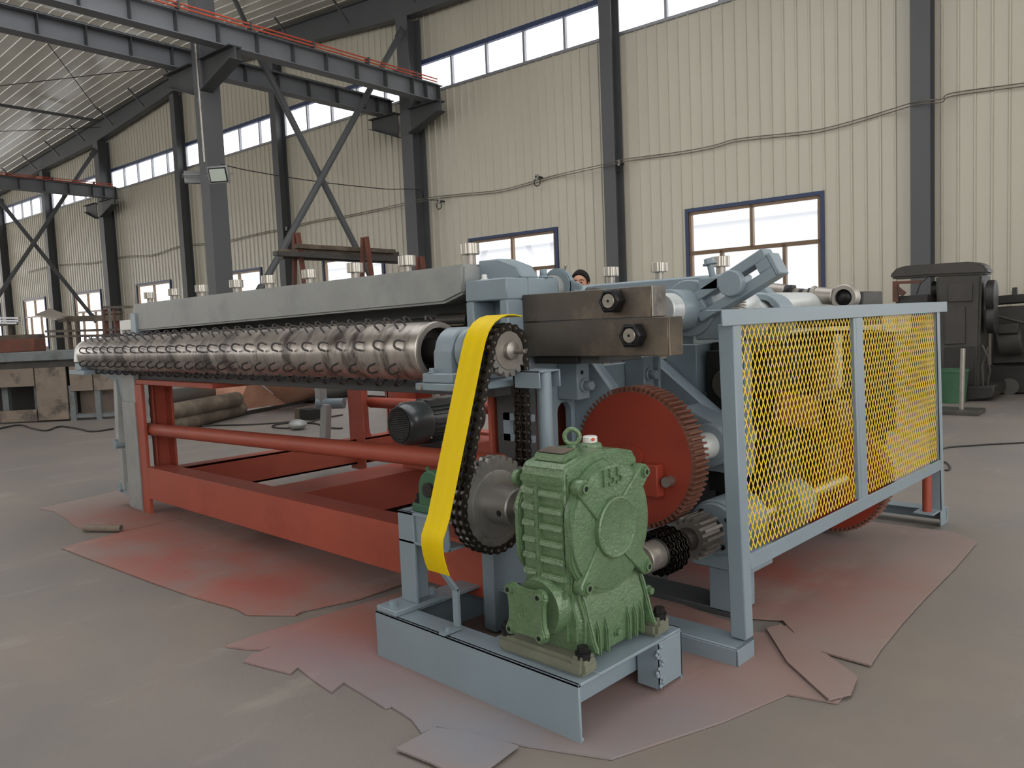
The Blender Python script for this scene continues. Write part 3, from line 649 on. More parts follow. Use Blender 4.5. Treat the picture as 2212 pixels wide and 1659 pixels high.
# inner works and shade panels behind the guard
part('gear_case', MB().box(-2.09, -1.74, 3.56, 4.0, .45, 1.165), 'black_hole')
part('cam_disc', MB().cyl((-1.96, 3.52, 1.0), (-1.96, 3.56, 1.0), .075, n=28), 'dark_steel')
part('shade_panel', MB().box(-2.06, -1.62, 4.74, 4.745, .55, 1.22), 'old_machine_dark'); part('shade_panel', MB().box(-2.1, -2.06, 3.64, 4.98, .1, 1.22), 'black_hole')  # dark sheets added as the shade inside, hiding the light beyond
part('arm_plate', MB().bar((-1.86, 3.62, .95), (-1.86, 4.1, .45), .05, .10, (1, 0, 0)), GW); part('arm_plate', MB().bar((-1.8, 3.42, 1.22), (-1.8, 3.42, .7), .03, .07, (0, 1, 0)), G)
part('cross_shaft', MB().cyl((-1.7, 3.2, .42), (-1.7, 4.3, .42), .035, n=16), 'bright_steel', 0)
part('bearing_hub', MB().cyl((-1.70, 3.55, .42), (-1.70, 3.72, .42), .11, n=24), G); part('bearing_hub', MB().cyl((-1.72, 4.0, .75), (-1.72, 4.15, .75), .12, n=24), 'rust_red')
part('swing_arm', MB().bar((-1.68, 3.5, .9), (-1.68, 4.35, .75), .04, .16), 'rust_red'); part('swing_arm', MB().bar((-1.68, 4.0, 1.1), (-1.68, 4.1, .5), .04, .2, (0, 1, 0)), 'rust_red')
part('end_plate', MB().box(-2.3, -1.65, 4.97, 5.0, .6, 1.2), 'old_machine_dark')
part('white_panel', MB().box(-1.62, -1.60, 4.0, 4.06, .95, 1.22), 'white_paint')
# rear top beam with three clamping screws
part('rear_top_beam', MB().box(-6.4, -2.0, 3.62, 3.9, 1.25, 1.548), G, .01)
for x, y in [(1320, 609), (1425, 600), (1557, 587)]: knob(x, y, 3.70, 1.548)
# eccentric shaft, clamp and rods on top
q = at(1500, 668, Y=2.95)
part('rocker_shaft', MB().cyl((q.x-.02, 2.72, q.z), (q.x-.02, 4.8, q.z), .07, n=24), 'white_shaft', .004)
part('clamp_collar', MB().ring((q.x-.03, 2.80, q.z), (q.x-.03, 2.93, q.z), .085, .07, 32), G); part('clamp_collar', MB().ring((q.x-.02, 2.93, q.z+.005), (q.x-.02, 3.06, q.z+.005), .12, .07, 32), G, .004)
part('clamp_lug', MB().box(q.x+.0, q.x+.17, 2.95, 3.05, q.z-.13, q.z-.02), G, .006)
part('slide_saddle', MB().box(-2.3, -1.85, 3.05, 3.4, 1.22, 1.30), G); part('slide_saddle', MB().box(-2.38, -2.02, 2.6, 2.9, 1.165, 1.198), 'beam_dark'); part('slide_saddle', MB().box(-2.36, -2.12, 2.57, 2.62, 1.165, 1.198), 'black_hole')
part('side_cheek', MB().box(-2.3, -2.12, 3.52, 3.8, .95, 1.2), G)
# connecting rod with round eye (front)
c = at(1204, 620, Y=2.84); e = at(1300, 648, Y=2.86)
part('rod_eye', MB().cyl((c.x, 2.83, c.z), (c.x, 2.865, c.z), .088, n=32).prism([(v_.x, v_.z) for v_ in (at(1205, 593, Y=2.85), at(1220, 600, Y=2.85), at(1236, 604, Y=2.85), at(1258, 616, Y=2.85), at(1258, 650, Y=2.85), at(1205, 655, Y=2.85))], 'Y', 2.836, 2.86), G, .006, seg=2)
part('rod_pin', MB().cyl((c.x-.01, 2.80, c.z-.005), (c.x-.01, 2.84, c.z-.005), .06, n=24), 'grey_paint_worn', .006)
ra, rb, rc_, rd_ = at(1252, 640, Y=2.88), at(1272, 644, Y=2.88), at(1296, 649, Y=2.88), at(1350, 662, Y=2.88)
part('connecting_rod', MB().cyl(ra, rb, .055, n=24), G); part('rod_nut', MB().cyl(rb, rc_, .058, n=6), 'bolt_black'); part('rod_thread', MB().cyl(rc_, rd_, .035, n=16), 'satin_steel', 0)
part('grease_nipple', MB().cyl((c.x+.04, 2.848, c.z+.07), (c.x+.048, 2.848, c.z+.095), .006, n=8).sphere((c.x+.048, 2.848, c.z+.097), .007, 8, 5), 'bright_steel', 0)
# second bearing, spring and rod (behind the guard top)
b2 = at(1672, 652, Y=3.55)
b3 = at(1648, 688, Y=3.5)
part('rocker_bearing', MB().ring((b3.x, 3.46, b3.z), (b3.x, 3.60, b3.z), .118, .09, 32), G, .004); part('bearing_cap', MB().lathe((b3.x-.035, 3.42, b3.z), (0, 1, 0), [(.05, 0), (.085, .012), (.092, .03), (.092, .1)], 32), 'white_shaft', 0)
part('rocker_link', MB().prism([(v_.x, v_.z) for v_ in (at(1606, 622, Y=3.62), at(1636, 611, Y=3.62), at(1658, 622, Y=3.62), at(1694, 664, Y=3.62), at(1660, 672, Y=3.62), at(1625, 650, Y=3.62))], 'Y', 3.60, 3.66), G, .006); bolt((at(1624, 629, Y=3.6).x, 3.60, at(1624, 629, Y=3.6).z), (0, -1, 0), .03, .05)
sp_ = at(1592, 655, Y=3.2); coil = []
for k in range(0, 241): a_ = k*2*PI/20; coil.append((sp_.x+.036*math.cos(a_), 3.2+.036*math.sin(a_), sp_.z-.09+.16*k/240))
part('coil_spring', MB().tube(coil, .0045, 6), 'pin_steel', 0)
r0, r1 = at(1660, 630, Y=4.15), at(1830, 643, Y=4.15); dr = (r1-r0)
def rp(f): return r0+dr*f
part('tie_rod_sleeve', MB().cyl(rp(-.02), rp(.24), .05, .045, n=24), 'satin_steel'); part('rod_nut', MB().cyl(rp(.24), rp(.33), .052, n=6), 'bolt_black'); part('rod_thread', MB().cyl(rp(.33), rp(.55), .03, n=8), 'bright_steel', 0)
part('rod_nut', MB().cyl(rp(.41), rp(.47), .034, n=6), 'bolt_black'); part('rod_nut', MB().cyl(rp(.53), rp(.57), .042, n=6), 'bolt_black'); part('tie_rod_sleeve', MB().cyl(rp(.57), rp(.62), .05, n=8).cyl(rp(.62), rp(.84), .044, n=24), 'satin_steel')
part('rod_eye', MB().ring(rp(.98)+Vector((0, -.03, 0)), rp(.98)+Vector((0, .03, 0)), .068, .043, 28), 'satin_steel', .006); part('eye_ball', MB().sphere(rp(.98), .044, 20, 12, (1, .6, 1)), 'bolt_black', 0)
part('control_box', MB().box(-2.2, at(1872, 640, Y=4.6).x, 4.55, 4.85, 1.25, 1.44), 'old_machine_dark', .006)

# ---- slotted lever
lc, l1 = at(1508, 668, Y=2.93), at(1668, 566, Y=2.93); ld = (l1-lc).normalized(); ln = Vector((-ld.z, 0, ld.x)); LL = (l1-lc).length
LV = thing('slotted_lever', lc, 'grey slotted lever rising at a slant above the guard rail', 'lever')
hw, sw = .062, .022
m = MB(); Y0, Y1 = 2.90, 2.98
def lp(a, b, Y): v = lc+ld*a+ln*b; return (v.x, Y, v.z)
for a0, a1, b0, b1 in ((0, LL, sw, hw), (0, LL, -hw, -sw), (0, .05, -sw, sw), (LL-.055, LL, -sw, sw)):
    m.hexa([lp(a0, b0, Y0), lp(a1, b0, Y0), lp(a1, b0, Y1), lp(a0, b0, Y1), lp(a0, b1, Y0), lp(a1, b1, Y0), lp(a1, b1, Y1), lp(a0, b1, Y1)])
obj('slotted_bar', m, G, LV, bevel=.003)
obj('end_block', MB().hexa([lp(LL, -hw, Y0), lp(LL+.02, -hw, Y0), lp(LL+.02, -hw, Y1), lp(LL, -hw, Y1), lp(LL, hw-.03, Y0), lp(LL+.02, hw-.03, Y0), lp(LL+.02, hw-.03, Y1), lp(LL, hw-.03, Y1)]), G, LV, bevel=.004)
pc = at(1586, 612, Y=2.9); obj('pivot_disc', MB().cyl((pc.x, 2.86, pc.z), (pc.x, 2.90, pc.z), .052, n=28), G, LV, bevel=.004)
bc = at(1540, 600, Y=2.95); obj('set_bolt', MB().cyl(bc, bc+Vector((-.012, 0, .055)), .013, n=12).hexbolt(bc+Vector((-.012, 0, .055)), (-.2, 0, 1), .022, .025), G, LV); obj('bolt_block', MB().box(bc.x-.04, bc.x+.05, 2.9, 3.0, bc.z-.05, bc.z), G, LV, bevel=.004)

# ---- two dark steel slide bars that stick out of the end housing
def slide_bar(z0, z1, xe, nx, ny, nm, lab):
    t = thing(nm, ((-2.4+xe)/2, 2.6, z0), lab, 'steel bar', 'slide bars of the machine')
    obj('bar', MB().box(-2.40, xe-.006, 2.55, 2.645, z0, z1), 'dark_steel', t, bevel=.003)
    obj('end_block', MB().box(xe-.006, xe, 2.551, 2.644, z0+.001, z1-.001), 'satin_steel' if z0 > 1.3 else 'dark_steel', t, bevel=.002, smooth=False)  # thin end cap; the upper one's paler colour paints in its lit end
    c = at(nx, ny, Y=2.55)
    nut = obj('hex_nut', MB().lathe((c.x, 2.55, c.z), (0, -1, 0), [(.046, 0), (.051, .004), (.051, .05), (.045, .056), (.036, .056), (.036, .05)], 6), 'bolt_black', t, bevel=.002)
    obj('stud', MB().cyl((c.x, 2.54, c.z), (c.x, 2.495, c.z), .029, n=20), 'satin_steel', nut, bevel=.002); obj('centre_hole', MB().cyl((c.x, 2.495, c.z), (c.x, 2.494, c.z), .006, n=10), 'black_hole', nut)
slide_bar(1.348, 1.468, -1.72, 1331, 650, 'slide_bar', 'shorter dark steel slide bar on top with a black hex nut')
slide_bar(1.198, 1.347, -1.648, 1376, 724, 'slide_bar', 'longer dark steel slide bar below with a black hex nut')

# ---- hook roller
RY, RZ, RR = 2.23, 1.24, .128; XC_SHAFT = -2.19
RO = thing('hook_roller', (-4.75, RY, RZ-RR), 'long bare steel roller covered in rows of small bent hooks', 'roller')
obj('drum', MB().lathe((-6.85, RY, RZ), (1, 0, 0), [(RR-.004, 0), (RR, .006), (RR, 4.24), (RR-.012, 4.25), (RR-.026, 4.25), (RR-.03, 4.18)], 64, True), 'roller_steel', RO)
obj('drum_rim', MB().ring((-2.61, RY, RZ), (-2.598, RY, RZ), RR-.003, RR-.022, 48), 'satin_steel', RO)
obj('end_disc', MB().cyl((-2.68, RY, RZ), (-2.66, RY, RZ), RR-.028, n=40), 'black_steel', RO)
obj('shaft', MB().cyl((-2.73, RY, RZ), (XC_SHAFT, RY, RZ), .034, n=24).cyl((-2.67, RY, RZ), (-2.57, RY, RZ), .06, n=24), 'black_steel', RO)
obj('shaft', MB().cyl((-7.03, RY, RZ), (-6.85, RY, RZ), .04, n=16), 'white_paint', RO)
hk = MB()                                     # a bent wire: local x = across the U, y = towards its closed end
hp = [(-.017, -.012, 0), (-.017, .012, 0)]+[(-.017*math.cos(a_*PI/8), .018+.017*math.sin(a_*PI/8), 0) for a_ in range(0, 9)]+[(.017, .012, 0), (.019, .002, 0)]
hk.tube([(x_*1.15, y_*1.15, z_) for x_, y_, z_ in hp], .0052, 6)
hook0 = None
NROW = 8
for r in range(NROW):
    a_ = math.radians(14+360/NROW*r)                          # angle from straight front (-Y) upward
    for k in range(28):
        x = -2.69-.147*k-(.073 if r % 2 else 0)
        if x < -6.8: continue
        n = Vector((0, -math.cos(a_), math.sin(a_))); tdir = Vector((0, -math.sin(a_), -math.cos(a_)))
        b = (n*.72+Vector((-.66, 0, 0))+tdir*random.uniform(-.22, .1)).normalized(); c = (tdir-b*tdir.dot(b)).normalized(); n = c.cross(b)*1.0; rad = Vector((0, -math.cos(a_), math.sin(a_)))
        M = Matrix.Translation(Vector((x, RY, RZ))+rad*RR-OFF[RO.name]) @ Matrix((c, b, c.cross(b))).transposed().to_4x4()
        if hook0 is None:
            hook0 = obj('hook', hk, 'hook_steel', RO); hook0.data.transform(Matrix.Translation(OFF[RO.name])); hook0.matrix_local = M
        else: inst(hook0, RO, M)
# pedestal bearing at the right end of the roller (belongs to the frame)
part('bearing_pedestal', MB().prism([(2.12, 1.10), (2.34, 1.10), (2.33, 1.24)]+arc((RY, 1.24), .10, 0, PI, 14)+[(2.13, 1.24)], 'X', -2.52, -2.41), G, .008)
part('bearing_foot', MB().box(-2.545, -2.36, 2.08, 2.40, 1.116, 1.157), G, .006); part('bearing_shelf', MB().box(-2.58, -2.28, 2.07, 2.46, 1.086, 1.116), G, .004)
bolt((-2.50, 2.10, 1.157), (0, 0, 1), .014, .02); part('shelf_screw', MB().cyl((-2.54, 2.062, 1.10), (-2.54, 2.07, 1.10), .011, n=12), 'satin_steel', 0)
part('bearing_flange', MB().lathe((-2.41, RY, RZ), (1, 0, 0), [(.085, 0), (.10, .02), (.10, .05), (.07, .07), (.07, .14)], 32), G, .002)

# ---- sprockets and duplex roller chain
XC = -2.19; PCH = .0365
def sprocket_poly(cy, cz, n, ph=0.):
    rp_ = PCH/(2*math.sin(PI/n)); pts = []
    for i in range(n):
        a0 = ph+2*PI*i/n
        for da, dr_ in ((-.5, .62), (-.32, .60), (-.2, .1), (0, -.31), (.2, .1), (.32, .60)):
            r_ = rp_+dr_*PCH*(.46 if dr_ > .3 else 1.0)*(1 if dr_ > 0 else .95); pts.append((cy+r_*math.cos(a0+da*2*PI/n), cz+r_*math.sin(a0+da*2*PI/n)))
    return pts, rp_
UPC, LOC_ = (RY, RZ), (2.13, .645)
SU, ru = sprocket_poly(*UPC, 16); SL, rl = sprocket_poly(*LOC_, 31)
m = MB()
for x in (XC-.034, XC): m.prism(SU, 'X', x-.009, x+.009)
m.cyl((XC-.05, *UPC), (XC+.01, *UPC), .055, n=28); obj('sprocket', m, 'sprocket_steel', RO, bevel=0)
obj('sprocket_face', MB().lathe((XC+.009, *UPC), (1, 0, 0), [(.078, 0), (.076, .004), (.0, .0041)], 36), 'satin_steel', RO)
obj('shaft_end', MB().lathe((XC+.01, *UPC), (1, 0, 0), [(.038, 0), (.036, .022), (.022, .03), (.0, .032)], 24), 'satin_steel', RO)
obj('shaft_stub', MB().cyl((XC+.03, UPC[0]+.004, UPC[1]-.004), (XC+.095, UPC[0]+.004, UPC[1]-.004), .0095, n=12), 'satin_steel', RO, bevel=.002)
SP = thing('drive_sprocket', (XC, LOC_[0], LOC_[1]-rl), 'large plain steel sprocket on the output shaft of the green gearbox', 'sprocket')
m = MB()
for x in (XC-.034, XC): m.prism(SL, 'X', x-.009, x+.009)
obj('toothed_plate', m, 'sprocket_steel', SP)
obj('hub', MB().lathe((XC-.02, *LOC_), (1, 0, 0), [(.135, 0), (.135, .031), (.13, .033), (.075, .034), (.075, .14), (.07, .145)], 40), 'sprocket_steel', SP, bevel=.0)
obj('shaft', MB().cyl((XC-.06, *LOC_), (-1.90, *LOC_), .035, n=24), 'satin_steel', SP); obj('set_screw', MB().cyl((XC+.09, LOC_[0]-.076, LOC_[1]-.01), (XC+.09, LOC_[0]-.07, LOC_[1]-.01), .012, n=10), 'black_hole', SP)
# chain path: two tangent runs and two arcs
dy, dz = UPC[0]-LOC_[0], UPC[1]-LOC_[1]; Dst = math.hypot(dy, dz); base = math.atan2(dz, dy); al = math.asin((rl-ru)/Dst)
path = []
aL = base+PI/2+al; aR = base-PI/2-al          # tangent point angles, left (towards -Y) and right
aL = base+(PI/2-(-al)); 
tl = base+math.acos((rl-ru)/Dst); tr = base-math.acos((rl-ru)/Dst)
def cp(c, r_, a_): return Vector((c[0]+r_*math.cos(a_), c[1]+r_*math.sin(a_)))
path += [cp(UPC, ru, tr+(tl-tr)*i/40) for i in range(41)]                 # over the top sprocket, right to left
path += [cp(LOC_, rl, tl+(2*PI-(tl-tr))*i/80) for i in range(81)]         # round the lower sprocket
path.append(path[0])
cum = [0.]
for i in range(1, len(path)): cum.append(cum[-1]+(path[i]-path[i-1]).length)
NL = int(round(cum[-1]/PCH/2))*2; stp = cum[-1]/NL
def onpath(s_):
    s_ %= cum[-1]
    for i in range(1, len(cum)):
        if cum[i] >= s_: f = (s_-cum[i-1])/max(1e-9, cum[i]-cum[i-1]); return path[i-1].lerp(path[i], f)
CH = thing('drive_chain', (XC, 2.18, LOC_[1]-rl), 'black double-strand roller chain running over the two sprockets', 'chain')
def plate_poly(h):
    L = PCH/2; r_ = .0165*h; return [(L+r_*math.cos(a_), r_*math.sin(a_)) for a_ in [(-PI/2+PI*i/6) for i in range(7)]]+[(0, .0115*h)]+[(-L+r_*math.cos(a_), r_*math.sin(a_)) for a_ in [(PI/2+PI*i/6) for i in range(7)]]+[(0, -.0115*h)]
def link(outer):
    m = MB()
    for x0 in (-.034, 0.):
        for s_ in (-1, 1):
            x = x0+s_*(.0145 if outer else .0115); m.prism(plate_poly(1.), 'X', x-.0013, x+.0013)
        if not outer:
            for e in (-1, 1): m.cyl((x0-.010, e*PCH/2, 0), (x0+.010, e*PCH/2, 0), .0105, n=10)
    return m
lo_, pn_ = None, None
src = {}
for i in range(NL):
    a, b = onpath(i*stp), onpath((i+1)*stp); mid = (a+b)/2; d = (b-a).normalized(); n = Vector((-d.y, d.x))
    M = Matrix.Translation(Vector((XC, mid.x, mid.y))-OFF[CH.name]) @ Matrix(((1, 0, 0), (0, d.x, d.y), (0, n.x, n.y))).transposed().to_4x4()
    k = i % 2
    if k not in src:
        o = obj('chain_link', link(k == 0), 'chain_steel', CH); o.data.transform(Matrix.Translation(OFF[CH.name])); o.matrix_local = M; src[k] = o
        if k == 0:
            mp_ = MB()
            for e in (-1, 1): mp_.cyl((-.05, e*PCH/2, 0), (.0195, e*PCH/2, 0), .0055, n=10)
            pin0 = obj('pin', mp_, 'pin_steel', o); pin0.data.transform(Matrix.Translation(OFF[CH.name])); pin0.matrix_local = Matrix()
    else:
        c_ = inst(src[k], CH, M)
        if k == 0: inst(pin0, c_, Matrix())

# ---- yellow chain cover strip
ST = thing('chain_cover', (XC, 1.85, .2), 'long bright yellow strip bent over the chain as a cover', 'chain cover')
sx0, sx1 = XC-.085, XC+.035
prof_px = [(1128, 684), (1112, 681), (1098, 681), (1083, 686), (1069, 697), (1058, 713), (1050, 735), (1042, 770), (1030, 830), (1010, 930), (990, 1030), (972, 1120), (963, 1150), (958, 1165), (957, 1182), (960, 1205), (966, 1228), (972, 1243)]
pr = [at(x, y, X=sx1) for x, y in prof_px]
def strip(pts, x0, x1, th):
    m = MB(); inn = []
    for i, q_ in enumerate(pts):
        d = (pts[min(i+1, len(pts)-1)]-pts[max(i-1, 0)]); n = Vector((0, d.z, -d.y)).normalized(); inn.append(q_+n*th)
    poly = [(q_.y, q_.z) for q_ in pts]+[(q_.y, q_.z) for q_ in reversed(inn)]
    m.prism(poly, 'X', x0, x1); return m
obj('strip', strip(pr, sx0, sx1, .004), 'yellow_belt', ST, angle=.5)
bt = at(946, 1352, Z=.205)
obj('bracket', MB().bar((XC-.02, bt.y+.03, .215), (XC-.02, bt.y+.03, .36), .012, .03, (1, 0, 0)).bar((XC-.02, bt.y+.03, .355), (XC-.02, pr[-3].y+.02, .46), .012, .03, (1, 0, 0)).box(XC-.035, XC-.005, bt.y-.05, bt.y+.036, .203, .213), G, ST)
obj('bracket_screw', MB().hexbolt((XC-.02, bt.y-.02, .213), (0, 0, 1), .009, .012), G, ST)

# ---- skid under the gearbox
SK = thing('gearbox_skid', (-2.1, 2.15, 0), 'blue-grey welded channel skid carrying the green gearbox', 'skid')
sX0, sX1, sY0, sY1, sH = -2.64, -1.565, 1.85, 2.45, .2
def sk(name, mb, bv=.003): return obj(name, mb, G, SK, bevel=bv)
sk('front_channel', MB().box(sX0, sX1, sY0, sY0+.012, 0.005, sH).box(sX0, sX1, sY0, sY0+.11, sH-.012, sH).box(sX0, sX1, sY0+.012, sY0+.02, 0.005, .02))
sk('rear_channel', MB().box(sX0, sX1, sY1-.012, sY1, .005, sH).box(sX0, sX1, sY1-.11, sY1, sH-.012, sH))
sk('left_channel', MB().box(sX0, sX0+.012, sY0+.012, sY1-.012, .005, sH-.012).box(sX0, sX0+.13, sY0+.11, sY1-.11, sH-.012, sH))
sk('right_channel', MB().box(sX1-.11, sX1-.1, sY0+.012, sY1-.012, .06, sH-.012).box(sX1-.17, sX1, sY0+.11, sY1-.11, sH-.012, sH))
sk('middle_channel', MB().box(-2.02, -2.01, sY0+.02, sY1-.02, .03, sH-.012).box(-2.05, -1.93, sY0+.11, sY1-.11, sH-.012, sH))
sk('end_stub', MB().box(sX1-.09, sX1, sY1-.16, sY1-.148, .02, sH-.012).box(sX1-.004, sX1, sY1-.16, sY1, .02, sH-.012))
wl = MB()
for k in range(14): wl.sphere((sX1+.002, sY1-.15+.02*math.sin(k), .03+.011*k), .008, 8, 5)
sk('weld_bead', wl, 0)
for k in range(8): pass
# ---- gearbox
GB = thing('gear_reducer', (-1.765, 2.13, .2), 'green hammer-finish worm gear reducer with ribbed side and the raised number 155', 'gearbox')
gn = 'green_hammer'
def gb(name, mb, mt=gn, bv=.006, seg=2): return obj(name, mb, mt, GB, bevel=bv, seg=seg)
bx0, bx1, by0, by1 = -1.865, -1.66, 1.93, 2.34
zc = LOC_[1]
gb('body', MB().prism([(by0, .27), (by0, .852), (by0+.02, .872), (by0+.1, .892), (2.13, .902), (by1-.1, .892), (by1-.02, .872), (by1, .85), (by1, .27)], 'X', bx0, bx1), bv=.014, seg=3)
gb('sump', MB().prism([(bx0+.01, .21), (bx1+.03, .21), (bx1+.035, .36), (bx1, .46), (bx0, .46)], 'Y', by0+.015, by1-.02), bv=.02, seg=3)
gb('foot', MB().box(-1.965, -1.575, 1.885, 1.97, sH, sH+.055), 'green_foot', .014); gb('foot', MB().box(-1.965, -1.575, 2.30, 2.395, sH, sH+.055), 'green_foot', .014)
gb('foot_boss', MB().box(-1.635, -1.577, 1.887, 1.96, sH+.03, sH+.066), 'green_foot', .01); gb('foot_boss', MB().box(-1.635, -1.577, 2.32, 2.393, sH+.03, sH+.066), 'green_foot', .01)
for y in (1.985, 2.315): gb('foot_web', MB().prism([(-1.64, .25), (-1.585, .25), (-1.60, .29), (-1.63, .40), (-1.65, .45)], 'Y', y-.009, y+.009), bv=.005)
for y in (2.03, 2.075, 2.2, 2.24, 2.28): gb('sump_rib', MB().prism([(-1.65, .22), (-1.612, .22), (-1.612, .30), (-1.625, .345), (-1.65, .36)], 'Y', y-.008, y+.008), bv=.005)
gb('drain_plug', MB().hexbolt((-1.628, 2.14, .27), (1, 0, 0), .014, .016), bv=0); gb('level_plug', MB().hexbolt((-1.63, 2.335, .36), (1, 0, 0), .014, .02), bv=0)
# cooling ribs on the short side
for k in range(7):
    z = .795-.056*k
    if k < 6: gb('cooling_rib', MB().prism([(by0+.005, z-.028), (by0-.014, z-.022), (by0-.010, z-.006), (by0+.005, z+.004)], 'X', bx0+.012, -1.788), bv=.003)
    gb('cooling_rib', MB().prism([(by0+.005, z-.03), (by0-.018, z-.024), (by0-.013, z-.008), (by0+.005, z+.002)], 'X', -1.77, bx1-.006), bv=.003)
gb('rib_bar', MB().box(-1.79, -1.768, by0-.014, by0+.005, .43, .80), bv=.004); gb('top_rib', MB().box(bx0+.008, bx1-.006, by0-.010, by0+.004, .81, .835), bv=.005)
# side covers
def cover(sx, x0, xs):
    pts = arc((2.135, zc-.005), .232, 0, 2*PI, 48)[:-1]
    pts = [(min(max(y, by0-.012), by1+.03), z) for y, z in pts]
    return MB().prism(pts, 'X', x0, x0+sx*.026)
cov = gb('side_cover', cover(1, bx1-.004, 0), bv=.006); gb('side_cover', cover(-1, bx0+.004, 0), bv=.006)
xf = bx1+.022
obj('cover_rim', MB().lathe((xf-.012, 2.135, zc-.005), (1, 0, 0), [(.215, 0), (.212, .022), (.19, .026)], 56), gn, cov)
for (y, z) in ((1.975, .80), (2.318, .80), (1.975, .468), (2.318, .455)):
    d = (Vector((y, z))-Vector((2.135, zc-.005))).normalized(); n = Vector((-d.y, d.x)); c0 = Vector((2.135, zc-.005))+d*.08; c1 = Vector((y, z))+d*.006
    pp = [c0+n*.04, c1+n*.03, c1+d*.018+n*.018, c1+d*.024, c1+d*.018-n*.018, c1-n*.03, c0-n*.04]
    lug = obj('cover_lug', MB().prism([tuple(q_) for q_ in pp], 'X', xf-.02, xf+.022), gn, cov, bevel=.004)
    obj('socket_screw', MB().lathe((xf+.022, y, z), (1, 0, 0), [(.023, 0), (.023, .004), (.019, .004), (.019, .001), (.017, .001), (.017, .010), (.009, .010), (.009, .002)], 20), gn, cov)
    obj('socket', MB().cyl((xf+.028, y, z), (xf+.0305, y, z), .0085, n=6), 'bolt_black', cov)
obj('cover_boss', MB().lathe((xf-.01, 2.135, zc-.005), (1, 0, 0), [(.105, 0), (.105, .042), (.10, .046), (.092, .043), (.0, .044)], 48), gn, cov)
v, f = textmesh('155', .085, .006)
m = MB(); m.add([(xf+.016+c_.z, 2.135+c_.x-.005, zc+.165+c_.y) for c_ in v], f); obj('raised_number', m, gn, cov, bevel=0)
gb('rear_lug', MB().cyl((bx0-.02, 1.965, .81), (bx0-.045, 1.965, .81), .03, n=16), bv=.003); 
# worm bearing cover on the short side
wc = (-1.765, .395)
wp = []
for i in range(4):
    a_ = PI/4+i*PI/2
    for da, r_ in ((-.62, .078), (-.34, .088), (-.2, .108), (0, .116), (.2, .108), (.34, .088), (.62, .078)): wp.append((wc[0]+r_*math.cos(a_+da), wc[1]+r_*math.sin(a_+da)))
gb('worm_housing', MB().lathe((wc[0], by0+.06, wc[1]), (0, -1, 0), [(.104, 0), (.102, .085), (.094, .10)], 36), bv=0)
wcv = gb('worm_cover', MB().prism(wp, 'Y', 1.825, 1.852), bv=.005)
for i in range(4):
    a_ = PI/4+i*PI/2; q_ = (wc[0]+.095*math.cos(a_), wc[1]+.095*math.sin(a_))
    obj('socket_screw', MB().lathe((q_[0], 1.825, q_[1]), (0, -1, 0), [(.019, 0), (.019, .003), (.014, .003), (.014, .009), (.008, .009), (.008, .002)], 18), gn, wcv); obj('socket', MB().cyl((q_[0], 1.8155, q_[1]), (q_[0], 1.814, q_[1]), .007, n=6), 'bolt_black', wcv)
obj('maker_badge', MB().lathe((wc[0], 1.826, wc[1]), (0, -1, 0), [(.030, 0), (.030, .004), (.027, .004), (.026, .002), (.0, .0021)], 28), gn, wcv)
m = MB(); m.box(wc[0]-.010, wc[0]-.004, 1.821, 1.825, wc[1]-.014, wc[1]+.014).box(wc[0]+.004, wc[0]+.010, 1.821, 1.825, wc[1]-.014, wc[1]+.014).box(wc[0]-.014, wc[0]+.014, 1.8215, 1.825, wc[1]-.003, wc[1]+.003); obj('badge_relief', m, gn, wcv)
# top fittings
gb('plate_pad', MB().prism([(1.965, .878), (1.975, .902), (2.05, .912), (2.06, .89)], 'X', -1.83, -1.695), bv=.004); gb('name_plate', MB().hexa([(-1.82, 1.98, .905), (-1.71, 1.98, .905), (-1.71, 2.045, .912), (-1.82, 2.045, .912), (-1.82, 1.98, .908), (-1.71, 1.98, .908), (-1.71, 2.045, .915), (-1.82, 2.045, .915)]), 'rust_brown', 0)
gb('lifting_eye', MB().torus((-1.765, 2.10, .945), (.6, -.8, 0), .026, .0085, 24, 10).cyl((-1.765, 2.10, .895), (-1.765, 2.10, .92), .014, n=14).cyl((-1.765, 2.10, .898), (-1.765, 2.10, .906), .02, n=14), bv=0)
pl_ = gb('vent_boss', MB().lathe((-1.765, 2.20, .89), (0, 0, 1), [(.045, 0), (.04, .016), (.03, .022)], 24), bv=0); obj('vent_cap', MB().cyl((-1.765, 2.20, .91), (-1.765, 2.20, .934), .026, n=20), 'white_paint', pl_, bevel=.003); obj('vent_dot', MB().cyl((-1.742, 2.187, .925), (-1.738, 2.185, .925), .006, n=8), 'busbar_red', pl_)
for (x, y) in ((-1.60, 1.92), (-1.94, 1.92), (-1.60, 2.36), (-1.94, 2.36)):
    gb('foot_bolt', MB().cyl((x, y, sH+.05), (x, y, sH+.072), .024, n=14).hexbolt((x, y, sH+.07), (0, 0, 1), .02, .026), 'bolt_black', 0)
